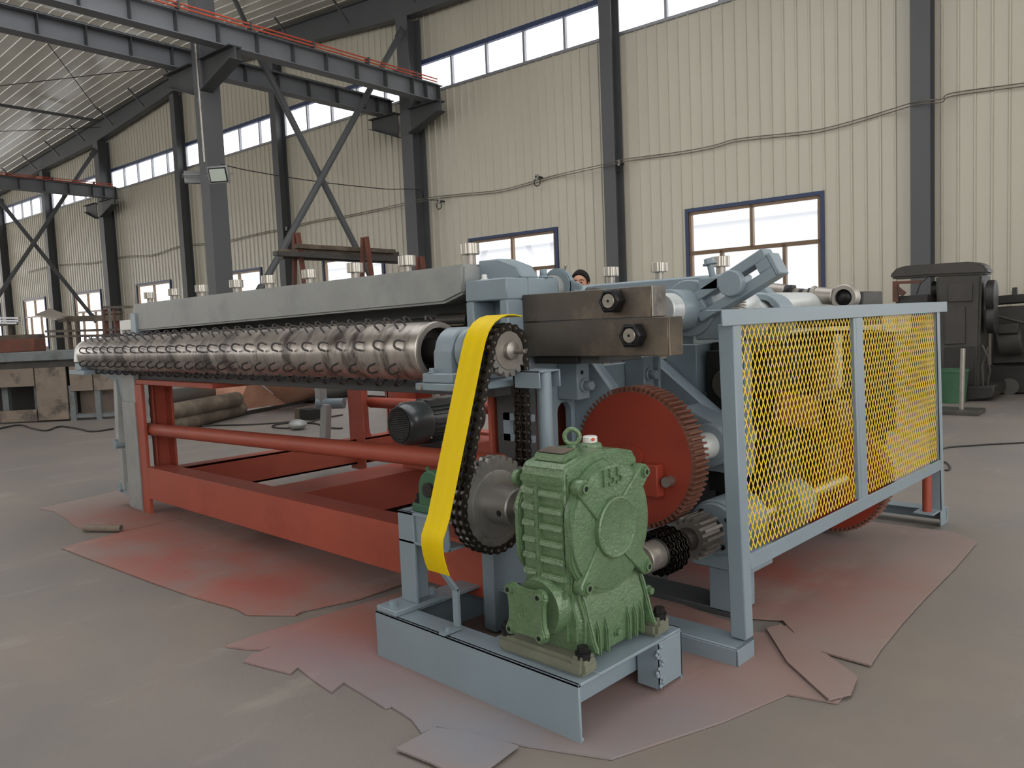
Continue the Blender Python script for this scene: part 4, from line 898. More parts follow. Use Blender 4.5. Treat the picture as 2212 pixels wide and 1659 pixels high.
# ---- chain coupling on the worm shaft and pinion
CP = thing('chain_coupling', (PX_, 2.64, .33), 'black chain coupling between the green gearbox and the small pinion', 'coupling')
obj('worm_shaft', MB().cyl((PX_, 2.34, wc[1]+.012), (PX_, 3.05, PZ_), .034, n=20), 'satin_steel', CP); obj('hub', MB().cyl((PX_, 2.50, .405), (PX_, 2.60, .405), .058, n=24), 'satin_steel', CP, bevel=.004); obj('hub', MB().cyl((PX_, 2.60, .405), (PX_, 2.73, .405), .062, n=24), 'black_steel', CP, bevel=.004)
cl0 = None
for k in range(16):
    for j in range(1):
        a_ = 2*PI*k/16; M = Matrix.Translation(Vector((PX_+.078*math.cos(a_), 2.655, .405+.078*math.sin(a_)))-OFF[CP.name]) @ Matrix.Rotation(-a_-PI/2, 4, 'Y')
        if cl0 is None:
            m = MB()
            for y0 in (-.036, .0, .036):
                for e in (-1, 1): m.prism([(x_*.85, z_*.9) for x_, z_ in plate_poly(1.)], 'Y', y0+e*.011-.0015, y0+e*.011+.0015)
            for e in (-1, 1): m.cyl((e*.0145, -.05, 0), (e*.0145, .05, 0), .008, n=8)
            cl0 = obj('chain_link', m, 'chain_steel', CP); cl0.data.transform(Matrix.Translation(OFF[CP.name])); cl0.matrix_local = M
        else: inst(cl0, CP, M)
def gear_poly(cx, cz, r, n, h, ph=0.):
    pts = []
    for i in range(n):
        a0 = ph+2*PI*i/n; s_ = 2*PI/n
        for f_, rr in ((-.27, r-h), (-.17, r), (.17, r), (.27, r-h)): pts.append((cx+rr*math.cos(a0+f_*s_), cz+rr*math.sin(a0+f_*s_)))
    return pts
PN = thing('pinion_gear', (PX_, 2.9, .30), 'small grey steel pinion meshing with the big red gear', 'gear')
obj('toothed_rim', MB().prism(gear_poly(PX_, PZ_, .094, 16, .022, .1), 'Y', 2.84, 2.98), 'pinion_steel', PN); obj('hub', MB().cyl((PX_, 2.78, PZ_), (PX_, 3.04, PZ_), .05, n=20), 'black_steel', PN)
# ---- red gears
def red_gear(name, cx, cy, cz, r, n, w_, lab, hub=True):
    t = thing(name, (cx, cy, cz-r), lab, 'gear', 'red spur gears')
    obj('toothed_rim', MB().prism(gear_poly(cx, cz, r, n, .021), 'Y', cy, cy+w_), 'gear_teeth', t)
    obj('gear_face', MB().cyl((cx, cy-.003, cz), (cx, cy+w_+.003, cz), r-.024, n=64), 'gear_red', t)
    obj('hub', MB().cyl((cx, cy-.02, cz), (cx, cy+w_+.05, cz), .06, n=28), 'gear_red', t); obj('crank_block', MB().box(cx+.08, cx+.165, cy-.06, cy-.003, cz-.15, cz-.01), 'gear_red', t, bevel=.004)
    obj('crank_pin', MB().cyl((cx+.20, cy-.05, cz-.08), (cx+.20, cy-.003, cz-.08), .022, n=16), 'satin_steel', t)
    return t
red_gear('spur_gear', -2.07, 2.88, .722, .322, 76, .11, 'big red spur gear standing behind the green gearbox')
red_gear('spur_gear', -1.905, 4.6, .375, .345, 76, .11, 'red spur gear behind the yellow mesh guard with its bottom showing below the rail')

# ---- bearing stand at the left of the skid
SN = thing('bearing_stand', (-2.56, 1.95, .2), 'grey T-section stand on the skid holding a blue-green pillow block', 'stand')
pz = .2; s0 = at(820, 1307, Z=.215)
obj('base_plate', MB().box(-2.63, -2.50, 1.85, 2.12, .2, .222), G, SN, bevel=.003)
obj('post', MB().box(-2.60, -2.50, 1.96, 1.972, .222, .60).box(-2.555, -2.545, 1.972, 2.06, .222, .60), G, SN, bevel=.002)
obj('arm', MB().box(-2.60, -2.30, 1.96, 2.06, .588, .60).box(-2.60, -2.30, 1.972, 1.982, .47, .588).box(-2.60, -2.30, 1.96, 2.06, .47, .482), G, SN, bevel=.002)
for q_ in ((-2.565, 1.885), (-2.565, 2.09)): obj('bolt', MB().hexbolt((q_[0], q_[1], .222), (0, 0, 1), .016, .022), G, SN)
pb = obj('pillow_block', MB().box(-2.53, -2.30, 1.98, 2.04, .60, .635).prism([(-2.49, .63), (-2.34, .63)]+arc((-2.415, .70), .075, 0, PI, 14), 'Y', 1.985, 2.035), 'bucket_green', SN, bevel=.006)
obj('block_bolt', MB().hexbolt((-2.51, 2.01, .635), (0, 0, 1), .017, .035), 'bolt_black', SN); obj('grease_nipple', MB().cyl((-2.45, 2.01, .765), (-2.455, 2.01, .785), .008, n=8), 'bucket_green', SN)
obj('tension_shaft', MB().cyl((-2.415, 1.97, .70), (-2.415, 2.35, .70), .03, n=18), 'black_steel', SN)
# ---- channel stub on a round post beside the chain
TP = thing('tube_post', (-2.0, 2.32, .2), 'round grey post with a short channel piece on top beside the chain', 'post')
ca, cb = at(1110, 795, Y=2.30), at(1164, 800, Y=2.30)
obj('channel', MB().box(ca.x, cb.x, 2.30, 2.308, 1.085, 1.155).box(ca.x, cb.x, 2.30, 2.43, 1.147, 1.155).box(ca.x, cb.x, 2.422, 2.43, 1.085, 1.155), G, TP, bevel=.002)
obj('post', MB().cyl((cb.x-.03, 2.365, .203), (cb.x-.03, 2.365, 1.147), .028, n=20), G, TP)
obj('chain_tensioner', MB().box(-2.42, -2.25, 2.42, 2.44, .93, .96).box(-2.42, -2.25, 2.42, 2.44, .84, .87).box(-2.42, -2.38, 2.42, 2.44, .84, .96), G, MA)

# ---- safety guard
GD = thing('safety_guard', (-1.46, 3.95, 0), 'light blue-grey safety guard frame with yellow expanded metal mesh', 'guard')
gx = -1.455; lean = .027/1.2
def gX(z): return gx-lean*(z-.08)
def gbar(mb, y0, y1, z0, z1, t0, t1, dy_lo=0., dy_hi=0.):
    """upright slab of the leaning guard; t0,t1 depth behind its face"""
    mb.hexa([(gX(z0)-t1, y0, z0), (gX(z0)-t0, y0, z0), (gX(z0)-t0, y1, z0), (gX(z0)-t1, y1, z0), (gX(z1)-t1, y0, z1), (gX(z1)-t0, y0, z1), (gX(z1)-t0, y1, z1), (gX(z1)-t1, y1, z1)]); return mb
def gd(name, mb, mt=G, bv=.003): return obj(name, mb, mt, GD, bevel=bv)
gd('post', gbar(MB(), 2.728, 2.792, .085, 1.31, 0, .065), bv=.004)
gd('post', gbar(MB(), 5.19, 5.25, .10, 1.31, 0, .006), bv=.001); gd('post_web', gbar(MB(), 5.19, 5.196, .10, 1.31, 0, .06), bv=.001)
m = MB(); gbar(m, 2.64, 5.38, 1.303, 1.365, -.006, 0.); gbar(m, 2.64, 5.38, 1.359, 1.365, 0, .062); gd('top_rail', m, bv=.002)
m = MB(); gbar(m, 2.792, 5.20, .348, .412, 0, .006); gbar(m, 2.792, 5.20, .348, .354, .006, .06); gd('bottom_rail', m, bv=.002)
gd('middle_post', gbar(gbar(MB(), 3.90, 3.93, .412, 1.303, 0, .02), 3.932, 4.02, .412, 1.303, 0, .006), bv=.002)
def mesh_panel(y0, y1, z0, z1):
    m = MB(); sw_, lw = .0365, .064; ny = int((y1-y0)/sw_+.5); nz = int((z1-z0)/lw+.5); sw_ = (y1-y0)/ny; lw = (z1-z0)/nz; w2, th = .0025, .0016
    for i in range(-1, ny+1):
        for j in range(2*nz):
            # zigzag strands: nodes on a staggered lattice
            for k in (0, 1):
                ya = y0+sw_*(i+(.5 if j % 2 else 0)); yb = ya+(sw_/2 if k else -sw_/2); za = z0+lw*j/2; zb = za+lw/2
                if min(ya, yb) < y0-.001 or max(ya, yb) > y1+.001: continue
                ng = .04*(zb-za); d_ = Vector((0, yb-ya, zb-za)); n_ = Vector((0, d_.z, -d_.y)).normalized()*w2
                A = [Vector((gX(za)-.018, ya, za+ng)), Vector((gX(zb)-.018, yb, zb-ng))]
                tw_ = Vector((0, 0, 0))
                m.hexa([A[0]-n_-tw_, A[0]+n_+tw_, A[0]+n_+tw_+Vector((th, 0, 0)), A[0]-n_-tw_+Vector((th, 0, 0)), A[1]-n_-tw_, A[1]+n_+tw_, A[1]+n_+tw_+Vector((th, 0, 0)), A[1]-n_-tw_+Vector((th, 0, 0))])
            yn = y0+sw_*(i+(.5 if j % 2 else 0)); zn = z0+lw*j/2
            if y0 < yn < y1 and j > 0: m.box(gX(zn)-.0195, gX(zn)-.0155, yn-.0026, yn+.0026, zn-.007, zn+.007)
    return m
tag(gd('expanded_mesh', mesh_panel(2.795, 3.90, .412, 1.303), 'yellow_mesh', 0), kind='stuff'); tag(gd('expanded_mesh', mesh_panel(4.02, 5.19, .412, 1.303), 'yellow_mesh', 0), kind='stuff')
gd('foot_channel', MB().box(-2.45, -1.452, 2.655, 2.79, .072, .08).box(-2.45, -1.452, 2.655, 2.662, .0, .072).box(-1.46, -1.452, 2.655, 2.79, .0, .08), bv=.003)
gd('foot_channel', MB().box(-2.6, -1.455, 5.28, 5.29, .02, .10).box(-2.6, -1.455, 5.18, 5.29, .095, .102).box(-1.463, -1.455, 5.18, 5.32, 0, .10), bv=.002)
gd('spacer_tube', MB().cyl((-1.52, 5.13, .1), (-1.52, 5.13, .36), .026, n=16), RD, 0); gd('spacer_foot', MB().box(-1.58, -1.463, 5.06, 5.2, .09, .1))

# ---- electric motor
mo = at(862, 919, Y=3.35); MT = thing('electric_motor', (mo.x, 3.7, mo.z-.16), 'dark grey finned electric motor under the roller with a round fan grille', 'motor')
mx_, mz_ = mo.x, mo.z; MR = .156
obj('body', MB().cyl((mx_, 3.52, mz_), (mx_, 4.05, mz_), MR*.9, n=36), 'motor_paint', MT)
obj('fan_cowl', MB().lathe((mx_, 3.35, mz_), (0, 1, 0), [(MR*.80, 0), (MR*.84, .004), (MR, .06), (MR, .20), (MR*.97, .205)], 40), 'motor_paint', MT)
obj('grille_plate', MB().cyl((mx_, 3.352, mz_), (mx_, 3.346, mz_), MR*.8, n=36), 'black_hole', MT)
gm_ = MB()
for k in range(-9, 10):
    h = math.sqrt(max(0, 1-(k/9.5)**2))*MR*.78; o_ = k/9.5*MR*.78
    gm_.box(mx_+o_-.0022, mx_+o_+.0022, 3.341, 3.345, mz_-h, mz_+h); gm_.box(mx_-h, mx_+h, 3.3395, 3.3435, mz_+o_-.0022, mz_+o_+.0022)
obj('grille_bars', gm_, 'motor_paint', MT)
for k in range(30):
    a_ = 2*PI*k/30; e = Vector((math.cos(a_), 0, math.sin(a_))); c = Vector((mx_, 0, mz_))
    if math.sin(a_) < .75: obj('fin', MB().bar(c+e*MR*.93+Vector((0, 3.56, 0)), c+e*MR*.93+Vector((0, 4.0, 0)), .006, .03, e), 'motor_paint', MT)
obj('top_saddle', MB().box(mx_-.07, mx_+.07, 3.56, 4.02, mz_+MR*.7, mz_+MR*1.03), 'motor_paint', MT, bevel=.006)
obj('lifting_eye', MB().torus((mx_, 3.68, mz_+MR+.055), (.7, -.7, 0), .024, .007, 20, 8).cyl((mx_, 3.68, mz_+MR), (mx_, 3.68, mz_+MR+.03), .012, n=12), 'bright_steel', MT)
obj('cowl_screw', MB().sphere((mx_+MR*.8, 3.53, mz_-MR*.65), .009, 8, 5), 'bright_steel', MT)
obj('feet', MB().box(mx_-.15, mx_+.15, 3.6, 3.95, mz_-MR-.03, mz_-MR+.02), 'motor_paint', MT, bevel=.004)
obj('mount_beam', MB().box(mx_-.18, mx_+.18, 3.5, 4.2, .335, mz_-MR-.03), RD, MA, bevel=.004)

# ================================================================ AROUND THE MACHINE
# ---- old milling machine and its neighbour by the gable wall
MD = 12.5
def pu(x, y, D=MD): return uz(x, y, D)
ML = thing('milling_machine', W(-2.35, MD, 0), 'old dark milling machine with a long rounded overarm standing before the wall', 'machine tool')
def wprism(mb, pts, d0, d1): return mb.loft([[W(u_, d0, z_) for u_, z_ in pts], [W(u_, d1, z_) for u_, z_ in pts]])
om, od = 'old_machine', 'old_machine_dark'
arm = [pu(*q_) for q_ in [(1922, 603), (1924, 592), (1935, 580), (1955, 574), (2090, 565), (2115, 567), (2130, 576), (2135, 592), (2020, 596)]]
obj('overarm', wprism(MB(), arm, MD, MD+.5), om, ML, bevel=.03, seg=2)
col = [pu(*q_) for q_ in [(2020, 595), (2120, 590), (2113, 840), (2030, 850)]]
obj('column', wprism(MB(), col, MD+.02, MD+.75), om, ML, bevel=.03, seg=2)
for q_ in ([(2048, 612), (2100, 610), (2100, 650), (2048, 652)], [(2040, 665), (2085, 663), (2085, 742), (2040, 744)], [(2040, 752), (2105, 748), (2105, 830), (2040, 832)]):
    obj('door_panel', wprism(MB(), [pu(*z_, MD) for z_ in q_], MD-.005, MD+.03), od if q_[0][1] > 700 else om, ML, bevel=.004)
obj('base', wprism(MB(), [pu(*q_) for q_ in [(2030, 835), (2150, 832), (2150, 858), (2085, 866), (2030, 866)]], MD-.1, MD+.9), od, ML, bevel=.02)
obj('pulley_cover', MB().cyl(W(*[pu(2128, 640)[0], MD+.2], pu(2128, 640)[1]), W(pu(2128, 640)[0]+.1, MD+.2, pu(2128, 640)[1]), .22, n=28), od, ML, bevel=.01)
obj('pulley_cover', MB().cyl(W(pu(2128, 690)[0], MD+.2, pu(2128, 690)[1]), W(pu(2128, 690)[0]+.1, MD+.2, pu(2128, 690)[1]), .2, n=28), od, ML, bevel=.01)
obj('spindle_nose', MB().cyl(W(pu(2018, 625)[0]-.08, MD+.3, pu(2018, 625)[1]), W(pu(2022, 625)[0], MD+.3, pu(2018, 625)[1]), .12, n=24), od, ML)
obj('table', wprism(MB(), [pu(*q_) for q_ in [(1945, 640), (2012, 636), (2012, 655), (1945, 660)]], MD-.25, MD+.5), od, ML, bevel=.01)
obj('lamp_cable', MB().tube([W(*[pu(2005, 600)[0], MD-.03], pu(2005, 600)[1]), W(pu(1990, 612)[0], MD-.05, pu(1990, 612)[1]), W(pu(1982, 635)[0], MD-.05, pu(1982, 635)[1])], .01, 6), 'cable_black', ML)
obj('work_frame', wprism(wprism(wprism(MB(), [pu(*q_) for q_ in [(1940, 608), (1952, 608), (1952, 652), (1940, 652)]], MD-.3, MD-.25), [pu(*q_) for q_ in [(1952, 608), (2000, 606), (2000, 612), (1952, 614)]], MD-.3, MD-.25), [pu(*q_) for q_ in [(1950, 618), (1968, 632), (1960, 640), (1950, 634)]], MD-.3, MD-.25), 'rust_red', ML)
obj('cables', MB().tube([W(pu(2122, 745)[0], MD-.02, pu(2122, 745)[1]), W(pu(2135, 770)[0], MD-.05, pu(2135, 770)[1]), W(pu(2140, 800)[0], MD-.05, pu(2140, 800)[1]), W(pu(2130, 850)[0], MD-.02, pu(2130, 850)[1])], .014, 6).tube([W(pu(2133, 750)[0], MD+.05, pu(2133, 750)[1]), W(pu(2122, 790)[0], MD, pu(2122, 790)[1]), W(pu(2125, 850)[0], MD, pu(2125, 850)[1])], .012, 6), 'old_machine', ML)
LD = 13.5
LT = thing('shaping_machine', W(pu(2190, 800, LD)[0], LD, 0), 'dark old machine tool with a round motor and lever right of the milling machine', 'machine tool')
obj('bed', wprism(MB(), [pu(*q_, LD) for q_ in [(2128, 855), (2400, 840), (2400, 780), (2128, 790)]], LD, LD+.9), od, LT, bevel=.02)
obj('body', wprism(MB(), [pu(*q_, LD) for q_ in [(2138, 790), (2400, 780), (2400, 650), (2138, 664)]], LD+.1, LD+.9), om, LT, bevel=.03)
obj('upper_slide', wprism(MB(), [pu(*q_, LD) for q_ in [(2140, 660), (2400, 640), (2400, 620), (2140, 640)]], LD+.15, LD+.8), od, LT, bevel=.02)
obj('post', wprism(MB(), [pu(*q_, LD) for q_ in [(2178, 638), (2190, 636), (2190, 620), (2180, 621)]], LD+.3, LD+.42), om, LT)
obj('motor', MB().cyl(W(pu(2160, 740, LD)[0], LD-.1, pu(2160, 740, LD)[1]), W(pu(2212, 735, LD)[0], LD-.1, pu(2212, 735, LD)[1]), .2, n=24), om, LT, bevel=.02)
obj('terminal_box', wprism(MB(), [pu(*q_, LD) for q_ in [(2162, 700), (2206, 698), (2206, 718), (2162, 720)]], LD-.3, LD-.1), om, LT, bevel=.01)
obj('lever', MB().cyl(at(2146, 681, D=LD-.2), at(2230, 702, D=LD-.2), .022, n=10).sphere(at(2146, 681, D=LD-.2), .04, 10, 6), om, LT)
obj('shaft_end', MB().cyl(at(2180, 835, D=LD), at(2180, 835, D=LD-.05), .12, n=20), om, LT)
# bucket and steel post on a plate
bk = at(2058, 869, Z=0); B = thing('bucket', bk, 'green plastic bucket half hidden behind the guard beside the milling machine', 'bucket')
obj('pail', MB().lathe(bk, (0, 0, 1), [(.15, 0), (.155, .005), (.19, .42), (.20, .425), (.20, .46), (.188, .46), (.15, .02)], 32), 'bucket_green', B)
sp0 = at(2077, 893, Z=0); S = thing('steel_stand', sp0, 'bright steel round post on a dark square floor plate', 'stand')
obj('foot_plate', MB().wbox(sp0.dot(WX)-.3, sp0.dot(WX)+.22, sp0.dot(WN)-.22, sp0.dot(WN)+.26, 0, .05), 'old_machine', S, bevel=.004)
obj('post', MB().cyl(sp0+Vector((0, 0, .05)), sp0+Vector((.012, .012, .80)), .028, n=16), 'satin_steel', S)

# ---- person behind the machine
def skin_obj(name, verts, edges, rad, mt, parent, root=0, sub=2):
    me = bpy.data.meshes.new(name); me.from_pydata([tuple(Vector(v)) for v in verts], edges, []); o = bpy.data.objects.new(name, me); COL.objects.link(o); o.parent = parent
    md = o.modifiers.new('skin', 'SKIN'); md.use_smooth_shade = True
    for i, r_ in enumerate(rad):
        sv = me.skin_vertices[0].data[i]; sv.radius = (r_, r_) if not isinstance(r_, tuple) else r_; sv.use_root = (i == root)
    o.modifiers.new('sub', 'SUBSURF').levels = sub; o.modifiers['sub'].render_levels = sub
    dg = bpy.context.evaluated_depsgraph_get(); nm_ = bpy.data.meshes.new_from_object(o.evaluated_get(dg)); o.modifiers.clear(); o.data = nm_
    nm_.polygons.foreach_set('use_smooth', [True]*len(nm_.polygons)); nm_.materials.clear(); nm_.materials.append(MATS[mt]); OFF[o.name] = OFF[parent.name]; return o
hd = CAM+ray(1253, 600)*7.6; PZ = Vector((hd.x, hd.y, 0))
PE = thing('person', PZ, 'person with short dark hair behind the machine, only forehead and eyes showing', 'person')
PE.rotation_euler.z = math.atan2(-hd.y, -hd.x)+PI/2-.2          # faces -Y of its own frame
HT = hd.z+.07
V = [(0, 0, .98), (0, .01, 1.18), (0, .01, 1.38), (0, 0, HT-.30), (0, -.01, HT-.22), (0, -.015, HT-.15), (0, -.01, HT-.085), (0, 0, HT-.045),
     (.19, .01, HT-.36), (.25, -.02, HT-.63), (.22, -.22, HT-.78), (.20, -.30, HT-.82), (-.19, .01, HT-.36), (-.25, -.02, HT-.63), (-.22, -.22, HT-.78), (-.20, -.30, HT-.82),
     (.1, 0, .92), (.11, -.02, .5), (.11, .01, .09), (.11, -.12, .035), (-.1, 0, .92), (-.11, -.02, .5), (-.11, .01, .09), (-.11, -.12, .035)]
Ed = [(0, 1), (1, 2), (2, 3), (3, 4), (4, 5), (5, 6), (6, 7), (2, 8), (8, 9), (9, 10), (10, 11), (2, 12), (12, 13), (13, 14), (14, 15), (0, 16), (16, 17), (17, 18), (18, 19), (0, 20), (20, 21), (21, 22), (22, 23)]
Rd = [(.16, .11), (.15, .1), (.17, .11), (.06, .06), (.055, .062), (.072, .085), (.082, .098), (.062, .075), .06, .045, .036, .03, .06, .045, .036, .03, .09, .06, .045, .035, .09, .06, .045, .035]
skin_obj('body', V, Ed, Rd, 'skin', PE)
skin_obj('jacket', V[0:3]+[(0, 0, HT-.31)]+V[8:11]+V[12:15], [(0, 1), (1, 2), (2, 3), (2, 4), (4, 5), (5, 6), (2, 7), (7, 8), (8, 9)], [(.185, .13), (.175, .125), (.19, .135), (.085, .085), .082, .065, .052, .082, .065, .052], 'work_cloth', PE)
skin_obj('trousers', [V[0]]+V[16:19]+V[20:23], [(0, 1), (1, 2), (2, 3), (0, 4), (4, 5), (5, 6)], [(.18, .13), .11, .08, .065, .11, .08, .065], 'trouser_cloth', PE)
def pp_(mb): 
    mb.v = [v_+OFF[PE.name] for v_ in mb.v]; return mb
for s_ in (-1, 1):
    obj('shoe', pp_(MB().sphere((s_*.11, -.06, .045), .05, 14, 8, (1, 2.6, .9))), 'black_hole', PE)
    hnd = MB().sphere((s_*.20, -.33, HT-.835), .04, 12, 8, (1, 1.2, .5))
    for k in range(4): hnd.tube([(s_*(.175+.016*k), -.36, HT-.835), (s_*(.173+.017*k), -.40, HT-.84), (s_*(.173+.017*k), -.43+.006*abs(k-1.5), HT-.86)], [.009, .0085, .007], 8)
    hnd.tube([(s_*.17, -.33, HT-.835), (s_*.15, -.36, HT-.84), (s_*.145, -.385, HT-.85)], [.011, .01, .008], 8)
    obj('hand', pp_(hnd), 'skin', PE)
    obj('eye', pp_(MB().sphere((s_*.031, -.091, HT-.119), .0105, 12, 8, (1.2, 1, .6))), 'eye_white', PE); obj('iris', pp_(MB().sphere((s_*.031, -.099, HT-.12), .006, 10, 6)), 'hair', PE)
    obj('eyebrow', pp_(MB().tube([(s_*.012, -.101, HT-.099), (s_*.032, -.100, HT-.094), (s_*.052, -.085, HT-.099)], [.003, .0045, .003], 6)), 'hair', PE)
    obj('ear', pp_(MB().sphere((s_*.083, .005, HT-.125), .026, 12, 8, (.35, .7, 1.15))), 'skin', PE)
obj('nose', pp_(MB().tube([(0, -.096, HT-.112), (0, -.112, HT-.14), (0, -.119, HT-.155), (0, -.100, HT-.163)], [.008, .011, .014, .008], 10)), 'skin', PE)
obj('mouth', pp_(MB().tube([(-.022, -.088, HT-.188), (0, -.096, HT-.186), (.022, -.088, HT-.188)], [.002, .005, .002], 8)), 'rust_red', PE)
hr = MB(); rings = []
for j in range(0, 8):
    ph_ = j/7*1.75; rr_ = []
    for i in range(28):
        a_ = 2*PI*i/28; fr = max(0, -math.sin(a_)); ph2 = ph_*(1-.50*fr**1.5)
        rr_.append((.094*math.sin(ph2)*math.cos(a_)+0, .006+.112*math.sin(ph2)*math.sin(a_), HT-.105+.112*math.cos(ph2)+.004*math.sin(5*a_)))
    rings.append(rr_)
hr.loft(rings, cap=True); obj('hair', pp_(hr), 'hair', PE)

# ---- steel racks with bars behind the machine
zb_ = 2.75; b0, b1 = at(578, 550, Z=zb_), at(868, 563, Z=zb_)
bd_ = (b1-b0).normalized(); bn_ = Vector((0, 0, 1)).cross(bd_)
nmr = ['with a tall forked top beside the braces', 'under the middle of the bar bundle', 'at the free end of the bar bundle']
for k, x in enumerate((643, 790, 908)):
    c = at(x, 553 if k < 2 else 570, Z=zb_ if k < 2 else 2.5); c = Vector((c.x, c.y, 0))
    R_ = thing('storage_trestle', c, 'rusty red steel trestle '+nmr[k], 'trestle', 'bar storage trestles')
    top = zb_+(.42, .36, -.12)[k]
    for s_ in (-1, 1): obj('leg', MB().bar(c+bn_*s_*.42, c+bn_*s_*.05+Vector((0, 0, top)), .07, .07, bd_), 'rust_red', R_)
    for z_ in (.6, 1.85, zb_-.12): obj('rung', MB().bar(c-bn_*(.42-.37*z_/top+.3), c+bn_*(.42-.37*z_/top+.3), .06, .07), 'rust_red', R_)
bars = [(-.22, 0, .05, 0, 1, 'flat dark steel bar at the bottom of the bundle'), (-.02, .05, .07, .08, .97, 'rusty steel channel in the middle of the bundle'), (.18, .0, .06, .12, 1.02, 'long brown steel angle at the back of the bundle'), (-.12, .165, .05, .16, .9, 'pale weathered steel strip on top of the bundle'), (.06, .15, .035, .2, .98, 'thin dark pipe on top of the bundle')]
LB = (b1-b0).length
for o_, zz, th, f0, f1, lab in bars:
    a, b = b0+bd_*LB*f0+bn_*o_+Vector((0, 0, zz)), b0+bd_*LB*f1+bn_*o_+Vector((0, 0, zz))
    tag(obj('stored_bar', MB().bar(a, b, .12 if th < .06 else .16, th*1.6), 'rust_brown' if 'weathered' in lab or 'rusty' in lab else 'old_machine'), lab, 'steel bar', 'bars on the trestles')
lo0, lo1 = at(610, 552, Z=zb_), at(908, 570, Z=2.5); lo0.z = lo1.z = 1.91
tag(obj('rack_rail', MB().bar(lo0, lo1, .05, .05), 'rust_red'), 'rusty low rail running between the trestles', 'rail')

# ---- grey bench and rack at the left
e_ = Vector((.67, .742, 0)).normalized(); n_b = Vector((e_.y, -e_.x, 0)); O_ = Vector((-14.2, 4.9, 0))
def bq(s, t_, z): return O_+e_*s+n_b*t_+Vector((0, 0, z))
def bbox(mb, s0, s1, t0, t1, z0, z1): return mb.hexa([bq(s0, t0, z0), bq(s1, t0, z0), bq(s1, t1, z0), bq(s0, t1, z0), bq(s0, t0, z1), bq(s1, t0, z1), bq(s1, t1, z1), bq(s0, t1, z1)])
BN = thing('steel_bench', bq(-1.5, -.5, 0), 'heavy grey steel bench with plate legs left of the machine', 'bench')
obj('top_beam', bbox(MB(), -4.5, .1, -1.0, .06, 1.04, 1.2), 'bench_grey', BN, bevel=.01); obj('under_beam', bbox(MB(), -4.5, .08, -.95, -.02, .92, 1.04), 'old_machine', BN)
for s0, s1, mt in ((-1.28, -.78, 'bench_plate'), (-.72, -.35, 'bench_plate'), (-.33, .06, 'bench_plate')): obj('plate_leg', bbox(MB(), s0, s1, -.04, 0, .03 if s0 < -1 else .5, .92), mt, BN, bevel=.004)
for s0 in (-.76, -.34, .03): obj('leg', bbox(MB(), s0, s0+.09, -.1, -.02, 0, .6), 'bench_grey', BN)
obj('lower_panel', bbox(MB(), -.7, .05, -.3, -.28, .1, .5), 'bench_plate', BN); obj('foot_rail', bbox(MB(), -.76, .12, -.1, -.04, .04, .1), 'bench_grey', BN)
obj('plate_leg', bbox(MB(), -2.6, -1.3, -.04, 0, .62, .92), 'bench_plate', BN); obj('foot_rail', bbox(MB(), -2.7, -1.3, -.04, 0, .03, .22), 'bench_plate', BN)
for s0 in (-2.25, -1.95, -1.42): obj('inner_post', bbox(MB(), s0, s0+.1, -.3, -.2, .03, .92), 'bench_grey', BN)
obj('inner_dark', bbox(MB(), -2.7, -.1, -.9, -.88, .05, .9), 'old_machine_dark', BN)  # dark sheet standing for the dark inside of the bench
tag(obj('part_box', bbox(MB(), -2.6, -1.35, -.6, -.2, 1.2, 1.42), 'rust_red', bevel=.01), 'brown steel box lying on the grey bench', 'box')
tag(obj('part_box', bbox(MB(), -2.2, -1.5, -.9, -.65, 1.2, 1.5), 'rust_brown', bevel=.01), 'taller rust-brown block behind the box on the grey bench', 'box')
m = MB(); cs = [at(76, 682, D=6.6), at(108, 669, D=7.3), at(156, 686, D=7.3), at(122, 692, D=6.6)]
m.loft([cs, [c_+Vector((0, 0, .03)) for c_ in cs]]); tag(obj('board_sheet', m, 'weathered_sheet', smooth=False), 'pale warped board lying tilted over the rack', 'board')
RK = thing('bar_rack', at(210, 800, D=7.0)*1.0, 'rusty brown bar rack with rails behind the grey bench', 'rack')
c0 = at(60, 712, D=7); c1 = at(290, 690, D=7); zr = {}
for (ya, yb, xa, xb) in ((690, 686, 128, 262), (716, 712, 100, 262), (727, 724, 100, 262), (664, 663, 225, 300), (676, 674, 225, 262)):
    obj('rail', MB().bar(at(xa, ya, D=7.0), at(xb, yb, D=7.0), .06, .12 if ya == 690 else .05), 'rust_brown', RK)
for x in (148, 166, 226, 249): 
    q_ = at(x, 668 if x > 200 else 690, D=7.0); obj('upright', MB().bar(Vector((q_.x, q_.y, 0)), q_, .08, .08, (1, 0, 0)), 'rust_red' if x > 200 else 'rust_brown', RK)
for k, (x0_, x1_, y_) in enumerate(((0, 42, 687), (0, 42, 693), (0, 38, 698))):
    tag(obj('stacked_bar', MB().bar(at(x0_-40, y_-1, D=9), at(x1_, y_, D=9), .06, .05), 'alu_frame'), ['top', 'middle', 'lowest'][k]+' pale steel length stacked over the bench', 'steel bar', 'pale lengths over the bench')
q_ = at(20, 700, D=9.1); tag(obj('shelf_frame', MB().bar(Vector((q_.x, q_.y, 0)), q_, .1, .1, (1, 0, 0)).bar(q_+WX*-1.5, q_+WX*.6, .1, .08), 'rust_brown'), 'brown shelf frame under the pale steel lengths', 'shelf')

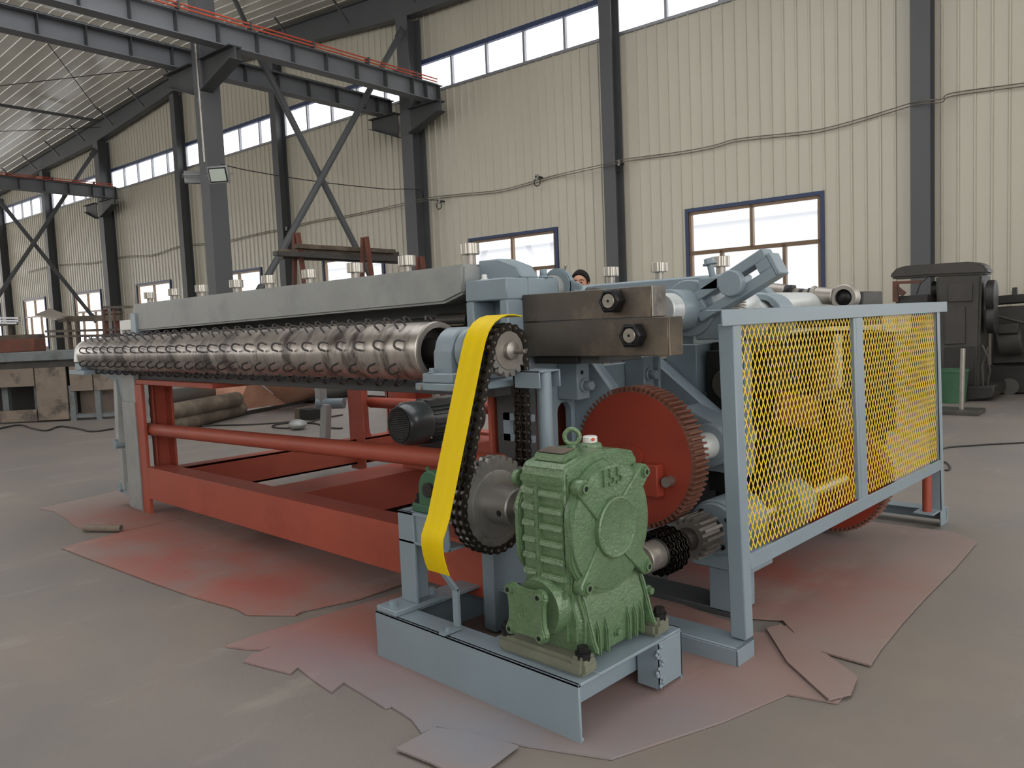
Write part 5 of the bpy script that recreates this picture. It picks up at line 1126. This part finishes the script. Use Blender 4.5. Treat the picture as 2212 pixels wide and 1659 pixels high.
# ---- pipes, boards and small things on the floor beyond the machine
def floor_pipe(a, b, r, lab, mt='rust_brown', z=None): 
    z = r if z is None else z
    return tag(obj('floor_pipe', MB().cyl(at(*a, Z=z), at(*b, Z=z), r, n=16), mt), lab, 'pipe', 'pipes lying by the gable wall')
floor_pipe((335, 926), (520, 882), .12, 'thick rusty pipe lying nearest the red frame', 'rust_brown')
floor_pipe((340, 896), (512, 862), .12, 'thick rusty pipe lying behind the first pipe', 'rust_brown', .30)
floor_pipe((340, 868), (470, 846), .16, 'widest dark pipe at the back of the pipe pile', 'old_machine', .35)
floor_pipe((600, 862), (750, 842), .14, 'dark pipe lying along the brick plinth', 'old_machine')
tag(obj('floor_bar', MB().bar(at(330, 932, Z=.03), at(736, 852, Z=.03), .06, .06), 'black_steel'), 'long black steel bar lying along the edge of the boards', 'steel bar')
def sheet4(name, px, zs, lab):
    c_ = [at(x, y, Z=z_) for (x, y), z_ in zip(px, zs)]; m = MB(); m.loft([c_, [v_+Vector((0, 0, .012)) for v_ in c_]]); return tag(obj(name, m, 'plywood', smooth=False), lab, 'board', 'brown boards over the pipes')
sheet4('plywood_board', [(511, 886), (616, 873), (540, 815), (405, 815)], [.07, .07, .62, .62], 'brown board with a slanting edge leaning over the pipes')
sheet4('plywood_board', [(617, 872), (692, 856), (650, 812), (545, 812)], [.075, .075, .64, .64], 'second brown board leaning beside the first one')
bx = at(663, 908, Z=0); X_ = thing('cable_box', bx, 'small black box with a white bag beside cable loops on the floor', 'box')
obj('case', MB().box(bx.x-.2, bx.x+.08, bx.y, bx.y+.25, 0, .16), 'black_hole', X_, bevel=.006); obj('side', MB().box(bx.x-.35, bx.x-.2, bx.y, bx.y+.25, 0, .17), 'rust_brown', X_)
tag(obj('plastic_bag', MB().sphere(at(643, 917, Z=.07), .12, 14, 8, (1.2, 1, .6)), 'lamp_body'), 'crumpled white bag over a black block on the floor', 'bag')
def floor_cable(px, lab, r=.012): return tag(obj('floor_cable', MB().tube(smooth_path([at(x, y, Z=r) for x, y in px]), r, 6), 'cable_black'), lab, 'cable')
floor_cable([(435, 921), (460, 919), (540, 917), (590, 914), (625, 911), (648, 909)], 'black cable running across the floor to the white bag')
floor_cable([(740, 896), (700, 903), (670, 912), (640, 922), (615, 925), (592, 923), (590, 919), (610, 915), (640, 913), (680, 915), (715, 924), (740, 925)], 'black cable looped round the white bag')
floor_cable([(-10, 928), (40, 918), (70, 925), (100, 930), (130, 921), (170, 926), (200, 932), (245, 926)], 'thin cable winding in front of the grey bench', .014)
floor_cable([(2700, 935), (2450, 940), (2230, 955), (2150, 959), (2090, 963), (2050, 966), (2035, 970)], 'thin black cable on the floor past the guard', .008)
floor_cable([(2040, 998), (2046, 1001), (2052, 1009), (2050, 1014), (2042, 1016)], 'short dark cable end curling behind the guard post', .008)
